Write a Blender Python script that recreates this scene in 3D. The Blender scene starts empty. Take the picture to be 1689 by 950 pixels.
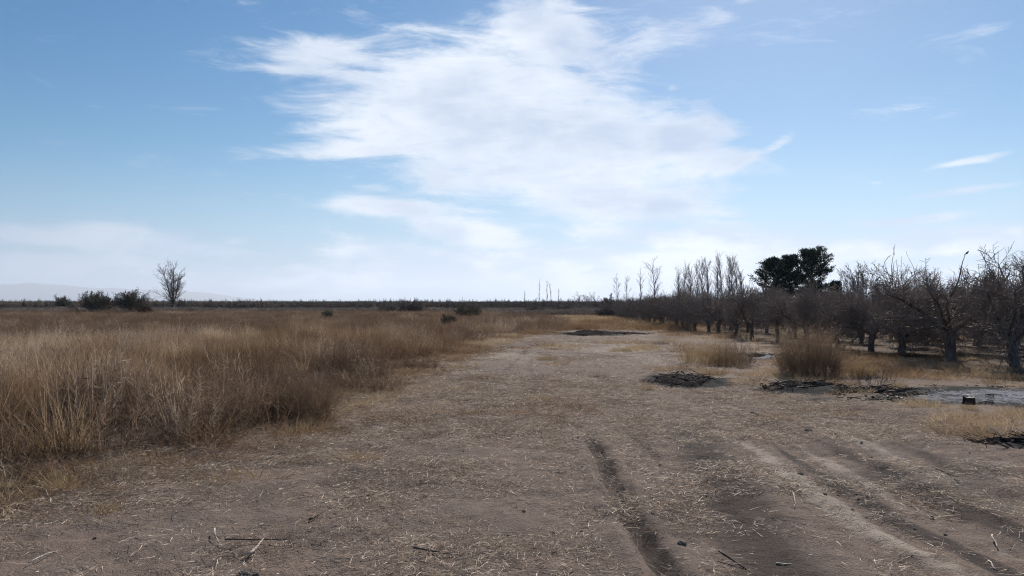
import bpy, math, random
import numpy as np
from mathutils import Vector, Matrix, Quaternion
random.seed(7)
RNG = np.random.default_rng(11)
scene = bpy.context.scene
COL = scene.collection
R = math.radians

# ------------------------------------------------------------------ camera
F_PX = 1300.0            # focal length in pixels of the 1689 px wide photograph
CAM_H = 1.6
HORIZON = 500.0
PITCH = math.atan((HORIZON - 475.0) / F_PX)
cam_data = bpy.data.cameras.new('camera')
cam_data.sensor_width = 36.0
cam_data.lens = 36.0 * F_PX / 1689.0
cam_data.clip_start = 0.1
cam_data.clip_end = 60000.0
camera = bpy.data.objects.new('camera', cam_data)
COL.objects.link(camera)
camera.location = (0, 0, CAM_H)
camera.rotation_euler = (R(90) + PITCH, 0, 0)
scene.camera = camera

def gp(px, py):
    """photo pixel -> point on the flat ground"""
    d = CAM_H * F_PX / (py - HORIZON)
    return ((px - 844.5) / F_PX * d, d)

def at(px, dist):
    """photo column at a known distance -> ground position"""
    return ((px - 844.5) / F_PX * dist, dist)

# ------------------------------------------------------------------ world, sun, exposure
SUN_AZ, SUN_EL = 18.0, 35.0      # degrees right of the view direction (+Y), above the horizon
SUN_STRENGTH = 5.0
SKY_STRENGTH = 0.070

class N:
    """small operator wrapper round shader math sockets"""
    tree = None
    def __init__(self, s): self.s = s
    @staticmethod
    def m(op, *a, clamp=False):
        n = N.tree.nodes.new('ShaderNodeMath'); n.operation = op; n.use_clamp = clamp
        for i, v in enumerate(a):
            if isinstance(v, N): N.tree.links.new(v.s, n.inputs[i])
            else: n.inputs[i].default_value = float(v)
        return N(n.outputs[0])
    def __add__(s, o): return N.m('ADD', s, o)
    __radd__ = __add__
    def __sub__(s, o): return N.m('SUBTRACT', s, o)
    def __rsub__(s, o): return N.m('SUBTRACT', o, s)
    def __mul__(s, o): return N.m('MULTIPLY', s, o)
    __rmul__ = __mul__
    def __truediv__(s, o): return N.m('DIVIDE', s, o)

def smooth(x, a, b):
    n = N.tree.nodes.new('ShaderNodeMapRange'); n.interpolation_type = 'SMOOTHSTEP'
    N.tree.links.new(x.s, n.inputs[0])
    n.inputs[1].default_value = a; n.inputs[2].default_value = b
    return N(n.outputs[0])

def combine(x, y, z):
    n = N.tree.nodes.new('ShaderNodeCombineXYZ')
    for i, v in enumerate((x, y, z)):
        if isinstance(v, N): N.tree.links.new(v.s, n.inputs[i])
        else: n.inputs[i].default_value = v
    return n.outputs[0]

def noise(vec, scale, detail=5.0, rough=0.55, dist=0.0, lac=2.0):
    n = N.tree.nodes.new('ShaderNodeTexNoise')
    n.inputs['Scale'].default_value = scale; n.inputs['Detail'].default_value = detail
    n.inputs['Roughness'].default_value = rough; n.inputs['Distortion'].default_value = dist
    n.inputs['Lacunarity'].default_value = lac
    if vec is not None: N.tree.links.new(vec, n.inputs['Vector'])
    return N(n.outputs[0])

def mixcol(f, a, b):
    n = N.tree.nodes.new('ShaderNodeMix'); n.data_type = 'RGBA'
    if isinstance(f, N): N.tree.links.new(f.s, n.inputs[0])
    else: n.inputs[0].default_value = f
    for v, i in ((a, 6), (b, 7)):
        if isinstance(v, (tuple, list)): n.inputs[i].default_value = (*v, 1) if len(v) == 3 else v
        else: N.tree.links.new(v, n.inputs[i])
    return n.outputs[2]

world = bpy.data.worlds.new('World')
scene.world = world
world.use_nodes = True
wt = world.node_tree
wt.nodes.clear()
N.tree = wt
w_out = wt.nodes.new('ShaderNodeOutputWorld')
w_bg = wt.nodes.new('ShaderNodeBackground')
w_sky = wt.nodes.new('ShaderNodeTexSky')
w_sky.sky_type = 'NISHITA'
w_sky.sun_disc = False
w_sky.sun_elevation = R(SUN_EL)
w_sky.sun_rotation = R(SUN_AZ)
w_sky.altitude = 700
w_sky.air_density = 1.0
w_sky.dust_density = 0.45
w_sky.ozone_density = 2.2
wt.links.new(w_bg.outputs[0], w_out.inputs[0])
w_bg.inputs['Strength'].default_value = SKY_STRENGTH

# clouds: a field over the directions of the sky (azimuth, elevation in degrees)
w_tc = wt.nodes.new('ShaderNodeTexCoord')
w_sep = wt.nodes.new('ShaderNodeSeparateXYZ')
wt.links.new(w_tc.outputs['Generated'], w_sep.inputs[0])
wx, wy, wz = (N(w_sep.outputs[i]) for i in range(3))
AZ = N.m('ARCTAN2', wx, wy) * (180 / math.pi)
EL = N.m('ARCSINE', wz) * (180 / math.pi)

def sky_dir(px, py):
    v = Vector((px - 844.5, F_PX, 475.0 - py)).normalized()
    v.rotate(Matrix.Rotation(PITCH, 3, 'X'))
    return math.degrees(math.atan2(v.x, v.y)), math.degrees(math.asin(v.z))

flat = combine(wx, wy, wz * 2.6)
n_warp = noise(flat, 3.2, 4, 0.55)
n_warp2 = noise(combine(wx + 7.3, wy - 2.1, wz * 2.6), 3.0, 4, 0.55)
AZw = AZ + (n_warp - 0.5) * 9.0
ELw = EL + (n_warp2 - 0.5) * 5.0
# (px, py, half width, half height, tilt, weight) of each bank of the big cloud and the veils
BANKS = [
    (790, 190, 250, 115, 0, 1.0), (560, 105, 140, 38, 4, .75), (490, 120, 70, 16, 0, .7), (890, 70, 100, 75, 0, .85),
    (600, 250, 190, 20, -3, .8), (700, 275, 170, 45, 14, .6), (930, 250, 200, 85, 8, .95), (1105, 235, 90, 42, 0, .95),
    (1130, 285, 130, 28, -8, .7), (1280, 240, 36, 12, -28, .75), (1215, 270, 70, 12, -22, .7), (1060, 60, 150, 70, 0, .42),
    (1030, 320, 170, 45, 10, .95), (640, 345, 140, 22, 3, .85), (760, 375, 160, 28, 12, .85), (610, 312, 55, 9, 0, .5),
    (1080, 385, 160, 26, 12, .85), (1250, 402, 240, 16, 8, .8), (880, 428, 330, 30, 0, .95), (700, 465, 260, 24, 0, .85), (1050, 470, 300, 22, 0, .85),
    (1500, 405, 330, 20, -6, 1.05), (1330, 432, 280, 17, -8, 1.0), (1150, 462, 330, 26, -4, .85), (1640, 385, 160, 14, -8, .6),
    (90, 378, 210, 30, 4, .80), (270, 405, 180, 24, 4, .74), (60, 440, 330, 36, 0, .66), (390, 400, 40, 10, 0, .55),
    (435, 443, 22, 5, 0, .5), (150, 172, 42, 7, 0, .45), (1107, 150, 16, 7, 0, .5), (1600, 263, 95, 8, -8, .72),
    (1590, 312, 115, 8, -5, .66), (1510, 362, 120, 9, -6, .66), (1442, 302, 20, 5, 0, .5), (590, 22, 60, 20, 10, .45),
    (1225, 4, 26, 10, 0, .55),
]
banks = None
v_soft = combine(AZw, ELw, 0.0)
v_small = combine(AZ * 0.72 + AZw * 0.28, EL * 0.72 + ELw * 0.28, 0.0)
for px, py, rx, ry, tilt, w in BANKS:
    a0, e0 = sky_dir(px, py)
    mp = wt.nodes.new('ShaderNodeMapping'); mp.vector_type = 'TEXTURE'
    wt.links.new(v_small if ry < 24 else v_soft, mp.inputs['Vector'])
    mp.inputs['Location'].default_value = (a0, e0, 0)
    mp.inputs['Rotation'].default_value = (0, 0, -R(tilt))
    mp.inputs['Scale'].default_value = (sky_dir(px + rx, py)[0] - a0, sky_dir(px, py - ry)[1] - e0, 1)
    dt = wt.nodes.new('ShaderNodeVectorMath'); dt.operation = 'DOT_PRODUCT'
    wt.links.new(mp.outputs[0], dt.inputs[0]); wt.links.new(mp.outputs[0], dt.inputs[1])
    g = N.m('EXPONENT', N.m('MULTIPLY_ADD', N(dt.outputs['Value']), -0.85, math.log(w * 1.16)))
    banks = g if banks is None else N.m('SMOOTH_MAX', banks, g, 0.25)
# elsewhere: scattered thin cloud of the same kind
n_far = noise(flat, 1.7, 3, 0.5)
outside = smooth(N.m('ABSOLUTE', AZ), 34, 46)
high = smooth(EL, 23, 32)
scatter = smooth(n_far, 0.46, 0.72) * N.m('MAXIMUM', outside, high) * 0.75
haze_low = smooth(EL, 10.0, -1.0)
field = N.m('MAXIMUM', banks, scatter)
n_fine = noise(combine(wx * 1.0, wy, wz * 4.4), 10.0, 8, 0.66, 0.5)
n_mid = noise(combine(wx + wz * 0.5, wy, wz * 3.2), 4.2, 6, 0.6, 0.2)
dens = field + (n_fine - 0.5) * 1.35 + (n_mid - 0.5) * 0.95 + haze_low * 0.12
cover = smooth(dens, 0.24, 0.88)
veil = N.m('MINIMUM', haze_low * 0.9, 0.8)
thick = smooth(dens, 0.62, 1.35)
# brightness of cloud: bright rims, softly grey cores; a little brighter towards the sun
sd = Vector((math.sin(R(SUN_AZ)) * math.cos(R(SUN_EL)), math.cos(R(SUN_AZ)) * math.cos(R(SUN_EL)), math.sin(R(SUN_EL))))
cosg = wx * sd.x + wy * sd.y + wz * sd.z
glow = smooth(cosg, 0.70, 1.0)
n_shade = noise(combine(wx + 3.0, wy, wz * 2.6), 5.0, 6, 0.55)
shade = N.m('ADD', thick * 0.55, (n_shade - 0.44) * 3.4, clamp=True)
CLOUD_K = 0.78 / SKY_STRENGTH
c_bright = tuple(v * CLOUD_K for v in (0.80, 0.85, 0.92))
c_grey = tuple(v * CLOUD_K for v in (0.47, 0.56, 0.73))
c_side = tuple(v * CLOUD_K for v in (0.40, 0.50, 0.65))
cl = mixcol(shade, c_bright, c_grey)
cl = mixcol(smooth(cosg, 0.86, 0.56), cl, c_side)
cl = mixcol(smooth(EL, 8.0, 3.0) * smooth(cosg, 0.45, 0.85), cl, mixcol(smooth(n_shade, 0.45, 0.62), tuple(v * CLOUD_K for v in (0.84, 0.88, 0.95)), tuple(v * CLOUD_K for v in (0.50, 0.61, 0.79))))
# the clear sky itself: Nishita, its saturation kept, slightly lifted
hs = wt.nodes.new('ShaderNodeHueSaturation')
hs.inputs['Hue'].default_value = 0.495
hs.inputs['Saturation'].default_value = 1.42
hs.inputs['Value'].default_value = 0.84
wt.links.new(w_sky.outputs[0], hs.inputs['Color'])
c_veil = mixcol(smooth(cosg, 0.55, 0.85), tuple(v * CLOUD_K for v in (0.22, 0.37, 0.60)), tuple(v * CLOUD_K for v in (0.27, 0.45, 0.72)))
clear = mixcol(veil, hs.outputs[0], c_veil)
wt.links.new(mixcol(cover * 0.96, clear, cl), w_bg.inputs['Color'])
world.cycles.sampling_method = 'MANUAL'
world.cycles.sample_map_resolution = 256

sun_data = bpy.data.lights.new('sun', 'SUN')
sun_data.energy = SUN_STRENGTH
sun_data.angle = R(0.53)
sun_data.color = (1.0, 0.945, 0.885)
sun = bpy.data.objects.new('sun', sun_data)
COL.objects.link(sun)
sun.rotation_euler = sd.to_track_quat('Z', 'Y').to_euler()
sun.location = (0, 0, 30)

scene.view_settings.view_transform = 'Standard'
scene.view_settings.look = 'None'
scene.view_settings.exposure = 0.50
scene.view_settings.gamma = 1.0
scene.view_settings.use_curve_mapping = False
scene.cycles.use_denoising = True
scene.cycles.denoiser = 'OPENIMAGEDENOISE'
scene.cycles.denoising_input_passes = 'RGB_ALBEDO_NORMAL'
scene.cycles.denoising_prefilter = 'NONE'
scene.cycles.filter_width = 1.15
scene.cycles.max_bounces = 6
scene.cycles.diffuse_bounces = 3
scene.cycles.transmission_bounces = 4
scene.cycles.transparent_max_bounces = 8
# ------------------------------------------------------------------ helpers
def tag(o, label=None, cat=None, group=None, kind=None):
    if label: o['label'] = label
    if cat: o['category'] = cat
    if group: o['group'] = group
    if kind: o['kind'] = kind
    return o

def link(o, parent=None):
    COL.objects.link(o)
    if parent is not None: o.parent = parent
    return o

def empty(name, loc=(0, 0, 0), rz=0.0, s=1.0):
    o = bpy.data.objects.new(name, None)
    o.empty_display_size = 0.2
    o.location = loc; o.rotation_euler = (0, 0, rz); o.scale = (s, s, s) if not isinstance(s, tuple) else s
    return link(o)

def mesh_np(name, V, Fs, mat=None, smooth_f=False, attrs=None):
    """V (n,3); Fs: list of face index arrays, each (m,3) or (m,4)"""
    me = bpy.data.meshes.new(name)
    V = np.asarray(V, np.float32)
    Fs = [np.asarray(f, np.int32) for f in (Fs if isinstance(Fs, list) else [Fs]) if len(f)]
    loops = np.concatenate([f.ravel() for f in Fs])
    tot = np.concatenate([np.full(len(f), f.shape[1], np.int32) for f in Fs])
    start = np.concatenate([[0], np.cumsum(tot)[:-1]]).astype(np.int32)
    me.vertices.add(len(V)); me.vertices.foreach_set('co', V.ravel())
    me.loops.add(len(loops)); me.loops.foreach_set('vertex_index', loops)
    me.polygons.add(len(tot)); me.polygons.foreach_set('loop_start', start); me.polygons.foreach_set('loop_total', tot)
    if smooth_f: me.polygons.foreach_set('use_smooth', np.ones(len(tot), bool))
    for k, v in (attrs or {}).items():
        a = me.attributes.new(k, 'FLOAT', 'POINT'); a.data.foreach_set('value', np.asarray(v, np.float32))
    me.update(calc_edges=True)
    if mat: me.materials.append(mat)
    return me

_T = RNG.random((256, 256)).astype(np.float32)
def vnoise(x, y, s=0):
    x = np.asarray(x, float) + s * 17.31; y = np.asarray(y, float) + s * 9.77
    xi = np.floor(x).astype(int); yi = np.floor(y).astype(int)
    fx = x - xi; fy = y - yi
    fx = fx * fx * (3 - 2 * fx); fy = fy * fy * (3 - 2 * fy)
    g = lambda i, j: _T[(xi + i) & 255, (yi + j) & 255]
    return (g(0, 0) * (1 - fx) + g(1, 0) * fx) * (1 - fy) + (g(0, 1) * (1 - fx) + g(1, 1) * fx) * fy
def fbm(x, y, octv=4, s=0, gain=0.5):
    t = 0; a = 1; n = 0
    for i in range(octv):
        t = t + a * vnoise(x * 2 ** i, y * 2 ** i, s + i * 3); n += a; a *= gain
    return t / n
def sstep(x, a, b):
    t = np.clip((x - a) / (b - a), 0, 1)
    return t * t * (3 - 2 * t)

# ------------------------------------------------------------------ layout of the place
_L = np.array([(-400, -5.0), (4.0, -5.3), (6.9, -4.45), (8.2, -3.7), (10.5, -2.75), (13, -2.6), (16, -2.5), (20, -2.3),
               (26, -2.0), (33, -1.2), (39, 0.1), (44, 2.0), (48, 4.5)])
_R = np.array([(-400, 5.3), (5, 5.3), (8.5, 5.4), (11, 5.7), (13, 5.4), (15, 4.5), (20, 4.5), (26, 5.2), (33, 6.2), (40, 7.6), (44, 7.6), (48, 5.0)])
def left_edge(y): return np.interp(y, _L[:, 0], _L[:, 1])
def right_edge(y): return np.interp(y, _R[:, 0], _R[:, 1])
def track_mask(x, y):
    j = (fbm(x * .9, y * .9, 3, 5) - .5) * 1.3
    d = np.minimum(x - left_edge(y), right_edge(y) - x) + j * np.clip(np.abs(y) / 12, .5, 1.5)
    return np.where((y < 47) & (y > -400), d, -1.0)
def blob(x, y, cx, cy, rx, ry, s=0):
    d = np.sqrt(((x - cx) / rx) ** 2 + ((y - cy) / ry) ** 2)
    return 1 - d + (fbm(x * 1.6, y * 1.6, 4, 20 + s) - .5) * .9
def ash_mask(x, y):
    return np.maximum(np.maximum(blob(x, y, 9.0, 13.1, 2.9, 1.05, 1), blob(x, y, 7.2, 22.6, 1.2, 1.0, 2)), blob(x, y, 6.3, 13.9, .3, .2, 5))
def char_mask(x, y):
    m = blob(x, y, 8.6, 13.4, 3.3, 1.45, 1)
    m = np.maximum(m, blob(x, y, 5.5, 14.5, 1.1, .75, 3))
    m = np.maximum(m, blob(x, y, 7.2, 22.9, 1.5, 1.4, 2))
    m = np.maximum(m, blob(x, y, 3.65, 16.4, .95, 1.7, 4))
    m = np.maximum(m, blob(x, y, 4.7, 41.8, 2.6, 3.0, 6))
    m = np.maximum(m, blob(x, y, 6.1, 8.6, .75, .7, 7))
    return m

def height(x, y):
    x = np.asarray(x, float); y = np.asarray(y, float)
    near = np.exp(-np.maximum(y - 8, 0) / 18)
    h = .16 * (fbm(x / 5, y / 5, 3, 1) - .5) * np.clip(1 - np.abs(y) / 300, 0, 1)
    tm = sstep(track_mask(x, y), -.3, .4)
    h += near * (.075 * (fbm(x / .8, y / .8, 3, 2) - .5) + .065 * (fbm(x / .22, y / .30, 3, 3) - .5))
    # wheel ruts run along the track
    wob = .12 * (fbm(y / 2.5, y * 0 + 3, 2, 8) - .5)
    rut = np.exp(-((x - .9 - wob) / .065) ** 2) * (.45 + 1.1 * fbm(x * 3, y * 3, 2, 12)) * sstep(y, 11.8, 8.2)
    berm = np.exp(-((np.abs(x - .9 - wob) - .16) / .06) ** 2) * sstep(y, 11.8, 8)
    h += -.085 * rut + .04 * berm * (.3 + 1.2 * fbm(x * 4, y * 4, 2, 13))
    st = fbm(x / .33, y / 6.0, 3, 9) - .5
    st = st + .5 * (fbm(x / .12, y / 5.0, 2, 10) - .5)
    h += .105 * st * sstep(x, 1.3, 2.0) * sstep(x, 5.2, 4.4) * tm * np.exp(-np.maximum(y - 14, 0) / 8)
    c2 = .9 * np.sin(np.clip((y - 17) / 13, 0, 1) * 1.4) - .35
    h += -.02 * np.exp(-((x - c2) / .15) ** 2) * sstep(y, 16, 18) * sstep(y, 33, 30)
    h += .05 * (1 - tm) * np.clip(1 - np.abs(y) / 200, 0, 1)
    h += .05 * sstep(char_mask(x, y), .2, .8) * (.3 + 1.4 * fbm(x * 3, y * 3, 3, 15))
    return h
def gz(x, y): return float(height(np.array([x]), np.array([y]))[0])

# ------------------------------------------------------------------ materials
def new_mat(name):
    m = bpy.data.materials.new(name); m.use_nodes = True
    N.tree = m.node_tree
    b = m.node_tree.nodes['Principled BSDF']
    b.inputs['Roughness'].default_value = 0.9
    b.inputs['Specular IOR Level'].default_value = 0.15
    return m, b, m.node_tree
def attr(name, typ='GEOMETRY'):
    n = N.tree.nodes.new('ShaderNodeAttribute'); n.attribute_name = name; n.attribute_type = typ
    return N(n.outputs['Fac'])
def wpos():
    return N.tree.nodes.new('ShaderNodeNewGeometry').outputs['Position']

def ground_material():
    m, b, t = new_mat('ground_soil')
    P = wpos()
    sp = t.nodes.new('ShaderNodeSeparateXYZ'); t.links.new(P, sp.inputs[0])
    px_, py_ = N(sp.outputs[0]), N(sp.outputs[1])
    n1 = noise(P, 1.1, 5, .6); n2 = noise(P, 9.0, 5, .65); n3 = noise(P, 55.0, 4, .7)
    streak = noise(combine(px_ * 1.0, py_ * 0.10, 0.0), 5.0, 4, .6)
    straw, damp, ash, char, pale, field = (attr(k) for k in ('straw', 'damp', 'ash', 'char', 'pale', 'field'))
    c = mixcol(smooth(n2 * .6 + n3 * .4, .3, .7), (.120, .087, .069), (.225, .171, .137))
    c = mixcol(smooth(n1, .42, .7) * .6, c, (.165, .129, .107))
    c = mixcol(smooth(pale + (n2 - .5) * .9 + (streak - .5) * .5, .35, .8) * .85, c, (.33, .275, .225))
    c = mixcol(smooth(damp + (n2 - .5) * .7 + (n3 - .5) * .35, .3, .75) * .88, c, (.050, .039, .034))
    c = mixcol(smooth(straw + (n2 - .5) * 1.0 + (n3 - .5) * .9, .45, .95) * .8, c, (.30, .228, .165))
    n4 = noise(P, 24.0, 3, .6)
    c = mixcol(smooth(n4, .62, .74) * .6, c, (.055, .043, .037))
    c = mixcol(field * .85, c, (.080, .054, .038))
    c = mixcol(smooth(char + (n2 - .5) * .7 + (n3 - .5) * .4, .0, .32), c, (.018, .017, .018))
    c = mixcol(smooth(ash + (n2 - .5) * 1.5 + (n1 - .5) * .8 + (n3 - .5) * .6, .15, .65), c, mixcol(smooth(n3, .35, .7), (.10, .10, .108), (.34, .34, .37)))
    t.links.new(c, b.inputs['Base Color'])
    b.inputs['Roughness'].default_value = 1.0
    b.inputs['Specular IOR Level'].default_value = 0.08
    bump = t.nodes.new('ShaderNodeBump'); bump.inputs['Strength'].default_value = 1.0; bump.inputs['Distance'].default_value = .05
    hgt = n2 * .5 + n3 * .5
    t.links.new(hgt.s, bump.inputs['Height']); t.links.new(bump.outputs[0], b.inputs['Normal'])
    return m
M_GROUND = ground_material()

def plant_material(name, cols, transl=.35, rough=.8, inst=True, gloss=.05):
    """cols: dark..light colours chosen by the per-plant tint and a per-blade value"""
    m, b, t = new_mat(name)
    tv = attr('tint', 'INSTANCER') if inst else attr('tint')
    bv = attr('bv')
    f = tv * .75 + bv * .25
    r = t.nodes.new('ShaderNodeValToRGB')
    e = r.color_ramp.elements
    while len(e) < len(cols): e.new(.5)
    for i, c in enumerate(cols):
        e[i].position = i / (len(cols) - 1); e[i].color = (*c, 1)
    t.links.new(f.s, r.inputs[0])
    d = t.nodes.new('ShaderNodeBsdfDiffuse'); tr = t.nodes.new('ShaderNodeBsdfTranslucent')
    mx = t.nodes.new('ShaderNodeMixShader'); mx.inputs[0].default_value = transl
    t.links.new(r.outputs[0], d.inputs[0]); t.links.new(r.outputs[0], tr.inputs[0])
    t.links.new(d.outputs[0], mx.inputs[1]); t.links.new(tr.outputs[0], mx.inputs[2])
    t.nodes.remove(b)
    gl = t.nodes.new('ShaderNodeBsdfGlossy'); gl.inputs['Roughness'].default_value = .5; gl.inputs['Color'].default_value = (.75, .70, .62, 1)
    mg = t.nodes.new('ShaderNodeMixShader'); mg.inputs[0].default_value = gloss
    t.links.new(mx.outputs[0], mg.inputs[1]); t.links.new(gl.outputs[0], mg.inputs[2])
    t.links.new(mg.outputs[0], t.nodes['Material Output'].inputs[0])
    return m
def bark_material(name, c1, c2, scale=14):
    m, b, t = new_mat(name)
    P = t.nodes.new('ShaderNodeTexCoord').outputs['Object']
    sp = t.nodes.new('ShaderNodeSeparateXYZ'); t.links.new(P, sp.inputs[0])
    n = noise(combine(N(sp.outputs[0]), N(sp.outputs[1]), N(sp.outputs[2]) * .3), scale, 5, .65)
    t.links.new(mixcol(smooth(n, .35, .7), c1, c2), b.inputs['Base Color'])
    bump = t.nodes.new('ShaderNodeBump'); bump.inputs['Strength'].default_value = .7; bump.inputs['Distance'].default_value = .02
    t.links.new(n.s, bump.inputs['Height']); t.links.new(bump.outputs[0], b.inputs['Normal'])
    return m

# ------------------------------------------------------------------ ground: one sheet, cut into ground, dirt track and ash patches
def axis(lo_far, lo, hi, hi_far, step, grow):
    a = list(np.arange(lo, hi, step))
    s = step
    x = a[-1]
    while x < hi_far: s *= grow; x += s; a.append(x)
    s = step; x = a[0]; pre = []
    while x > lo_far: s *= grow; x -= s; pre.append(x)
    return np.array(pre[::-1] + a)
gx = axis(-22000, -6.5, 8.5, 22000, .05, 1.09)
gy_a = axis(-22000, 3.4, 10.0, 10.2, .035, 1.2)
gy_b = [gy_a[-1]]; s_ = .035
while gy_b[-1] < 22000:
    s_ *= 1.013 if gy_b[-1] < 130 else 1.12
    gy_b.append(gy_b[-1] + s_)
gy = np.concatenate([gy_a, gy_b[1:]])
GX, GY = np.meshgrid(gx, gy)
gxf, gyf = GX.ravel(), GY.ravel()
ghf = height(gxf, gyf)
tmf = track_mask(gxf, gyf)
lane = tmf > 0
trk = sstep(tmf, -.2, .5)
wobf = .12 * (fbm(gyf / 2.5, gyf * 0 + 3, 2, 8) - .5)
band_c = np.interp(gyf, [3, 5, 8.3, 10.5, 14], [1.5, 1.6, 2.05, 2.3, 2.6])
damp = 1.25 * np.exp(-((gxf - .92 - wobf) / .085) ** 2) * (.35 + 1.2 * fbm(gxf * 2.5, gyf * 2.5, 3, 14)) * sstep(gyf, 12.5, 7.5)
damp = np.maximum(damp, .74 * np.exp(-((gxf - band_c) / .42) ** 2) * sstep(gyf, 14, 9))
for xc, wd, am in ((2.86, .13, .95), (3.5, .16, .95), (4.25, .2, .7), (1.45, .12, .6)):
    damp = np.maximum(damp, am * np.exp(-((gxf - xc - wobf * 2) / wd) ** 2) * sstep(gyf, 13, 8) * (.4 + 1.1 * fbm(gxf * 2, gyf / 1.5, 2, 31)))
c2f = .9 * np.sin(np.clip((gyf - 17) / 13, 0, 1) * 1.4) - .35
damp = np.maximum(damp, .55 * np.exp(-((gxf - c2f) / .13) ** 2) * (.3 + 1.2 * fbm(gxf * 2, gyf, 2, 16)) * sstep(gyf, 16, 19) * sstep(gyf, 33, 29))
for xo_, wd in ((.35, .13), (1.75, .14), (3.3, .16)):
    xl = xo_ + np.interp(gyf, [10, 20, 30, 42], [0, .1, .7, 2.2])
    damp = np.maximum(damp, .8 * np.exp(-((gxf - xl) / wd) ** 2) * sstep(gyf, 11, 15) * sstep(gyf, 44, 38) * fbm(gxf * 1.5, gyf / 2, 3, 35))
damp = np.maximum(damp, .5 * sstep(fbm(gxf / 1.3, gyf / 1.3, 3, 33), .58, .75)) * trk
pale = np.zeros_like(gxf)
for xc, wd, am in ((2.55, .14, .95), (3.15, .15, .8), (3.9, .2, .7), (1.25, .1, .35), (4.7, .15, .5)):
    pale = np.maximum(pale, am * np.exp(-((gxf - xc - wobf * 2) / wd) ** 2) * sstep(gyf, 15, 6) * (.35 + 1.1 * fbm(gxf * 2, gyf / 1.2, 2, 37)))
pale = np.maximum(pale, .55 * sstep(gyf, 14, 24) * trk * (.4 + fbm(gxf / 2, gyf / 4, 3, 39)))
straw = .30 * trk * fbm(gxf / 1.5, gyf / 1.5, 3, 41) * 2
straw *= np.where((gxf > 1.2) & (gyf < 12), .45, 1.0) * np.where(gyf > 17, .5, 1.0)
verge = np.exp(-((gxf - left_edge(gyf)) / 1.2) ** 2) + np.exp(-((gyf - 13.5) / 3.2) ** 2) * sstep(gxf, 5, 1) * .8
straw = np.maximum(straw, .6 * verge * (.3 + fbm(gxf, gyf, 3, 43)))
right = (1 - trk) * (gxf > 3)
straw = np.maximum(straw, right * (.45 + .6 * (fbm(gxf / 2.2, gyf / 2.2, 3, 45) - .35)))
straw = np.maximum(straw, (gyf > 46) * (gyf < 120) * .6)
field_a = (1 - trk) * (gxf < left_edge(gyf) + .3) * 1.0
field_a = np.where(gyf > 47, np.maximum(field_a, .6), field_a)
field_a = np.where((gxf > 9.6 + fbm(gxf, gyf, 2, 47)) & (gyf > 10), .62 + .7 * fbm(gxf / 1.5, gyf / 3, 3, 48), field_a)  # orchard floor darkened: shade of the crowns painted into the soil colour
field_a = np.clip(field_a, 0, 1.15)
ashf = np.clip(ash_mask(gxf, gyf), -.5, 1); charf = np.clip(char_mask(gxf, gyf), -.5, 1)
nx, ny = len(gx), len(gy)
idx = np.arange(nx * ny).reshape(ny, nx)
quads = np.stack([idx[:-1, :-1], idx[:-1, 1:], idx[1:, 1:], idx[1:, :-1]], -1).reshape(-1, 4)
q_track = lane[quads].mean(1) > .5
q_ash = (ashf[quads].mean(1) > .12) & (gyf[quads].mean(1) < 30)
GA = dict(straw=straw, damp=damp, ash=ashf, char=charf, pale=pale, field=field_a)
def ground_piece(name, sel):
    q = quads[sel]
    u, inv = np.unique(q, return_inverse=True)
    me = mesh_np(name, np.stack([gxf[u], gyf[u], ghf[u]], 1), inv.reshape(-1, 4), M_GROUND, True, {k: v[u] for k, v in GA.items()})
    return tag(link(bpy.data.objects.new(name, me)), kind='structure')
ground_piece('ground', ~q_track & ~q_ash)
ground_piece('dirt_track', q_track & ~q_ash)
ground_piece('ash_patch', q_ash)
# ------------------------------------------------------------------ blades, segments and tubes
def blades(P0, D, L, W, bend, rng, seg=3):
    """curved tapering strips. P0 (n,3) roots, D (n,3) unit start directions, L lengths, W widths, bend droop 0..1"""
    n = len(P0)
    side = np.cross(D, rng.normal(size=(n, 3))); side /= np.linalg.norm(side, axis=1, keepdims=True) + 1e-9
    out = rng.normal(size=(n, 3)); out[:, 2] = -.35; out /= np.linalg.norm(out, axis=1, keepdims=True)
    V = np.zeros((n, (seg + 1) * 2, 3)); p = P0.copy(); d = D.copy()
    for k in range(seg + 1):
        w = W * (1 - .85 * k / seg)
        V[:, 2 * k] = p - side * w[:, None] / 2; V[:, 2 * k + 1] = p + side * w[:, None] / 2
        d = d + out * (bend / seg)[:, None]; d /= np.linalg.norm(d, axis=1, keepdims=True)
        p = p + d * (L / seg)[:, None]
    base = (np.arange(n) * (seg + 1) * 2)[:, None]
    f = np.array([[2 * k, 2 * k + 1, 2 * k + 3, 2 * k + 2] for k in range(seg)])
    F = (base[:, :, None] + f[None]).reshape(-1, 4)
    bv = np.repeat(rng.random(n), (seg + 1) * 2)
    return V.reshape(-1, 3), F, bv

def join(parts):
    Vs, Fs, Bs, o = [], [], [], 0
    for V, F, B in parts:
        Vs.append(V); Fs.append(np.asarray(F) + o); Bs.append(B); o += len(V)
    w = {}
    for f in Fs: w.setdefault(f.shape[1], []).append(f)
    return np.concatenate(Vs), [np.concatenate(v) for v in w.values()], np.concatenate(Bs)

def unit(a): return a / (np.linalg.norm(a, axis=-1, keepdims=True) + 1e-9)

def grass_clump(rng, n, hgt, rad, lean, width, bend=.5):
    ang = rng.random(n) * 6.283; rr = rad * np.sqrt(rng.random(n))
    P = np.stack([np.cos(ang) * rr, np.sin(ang) * rr, np.zeros(n) - .02], 1)
    D = np.stack([np.cos(ang) * lean * rr / rad, np.sin(ang) * lean * rr / rad, np.ones(n)], 1) + rng.normal(size=(n, 3)) * .16
    D = unit(D)
    L = hgt * (.45 + .6 * rng.random(n)); W = width * (.6 + .8 * rng.random(n))
    return blades(P, D, L, W, bend * (.3 + rng.random(n)), rng)

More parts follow.
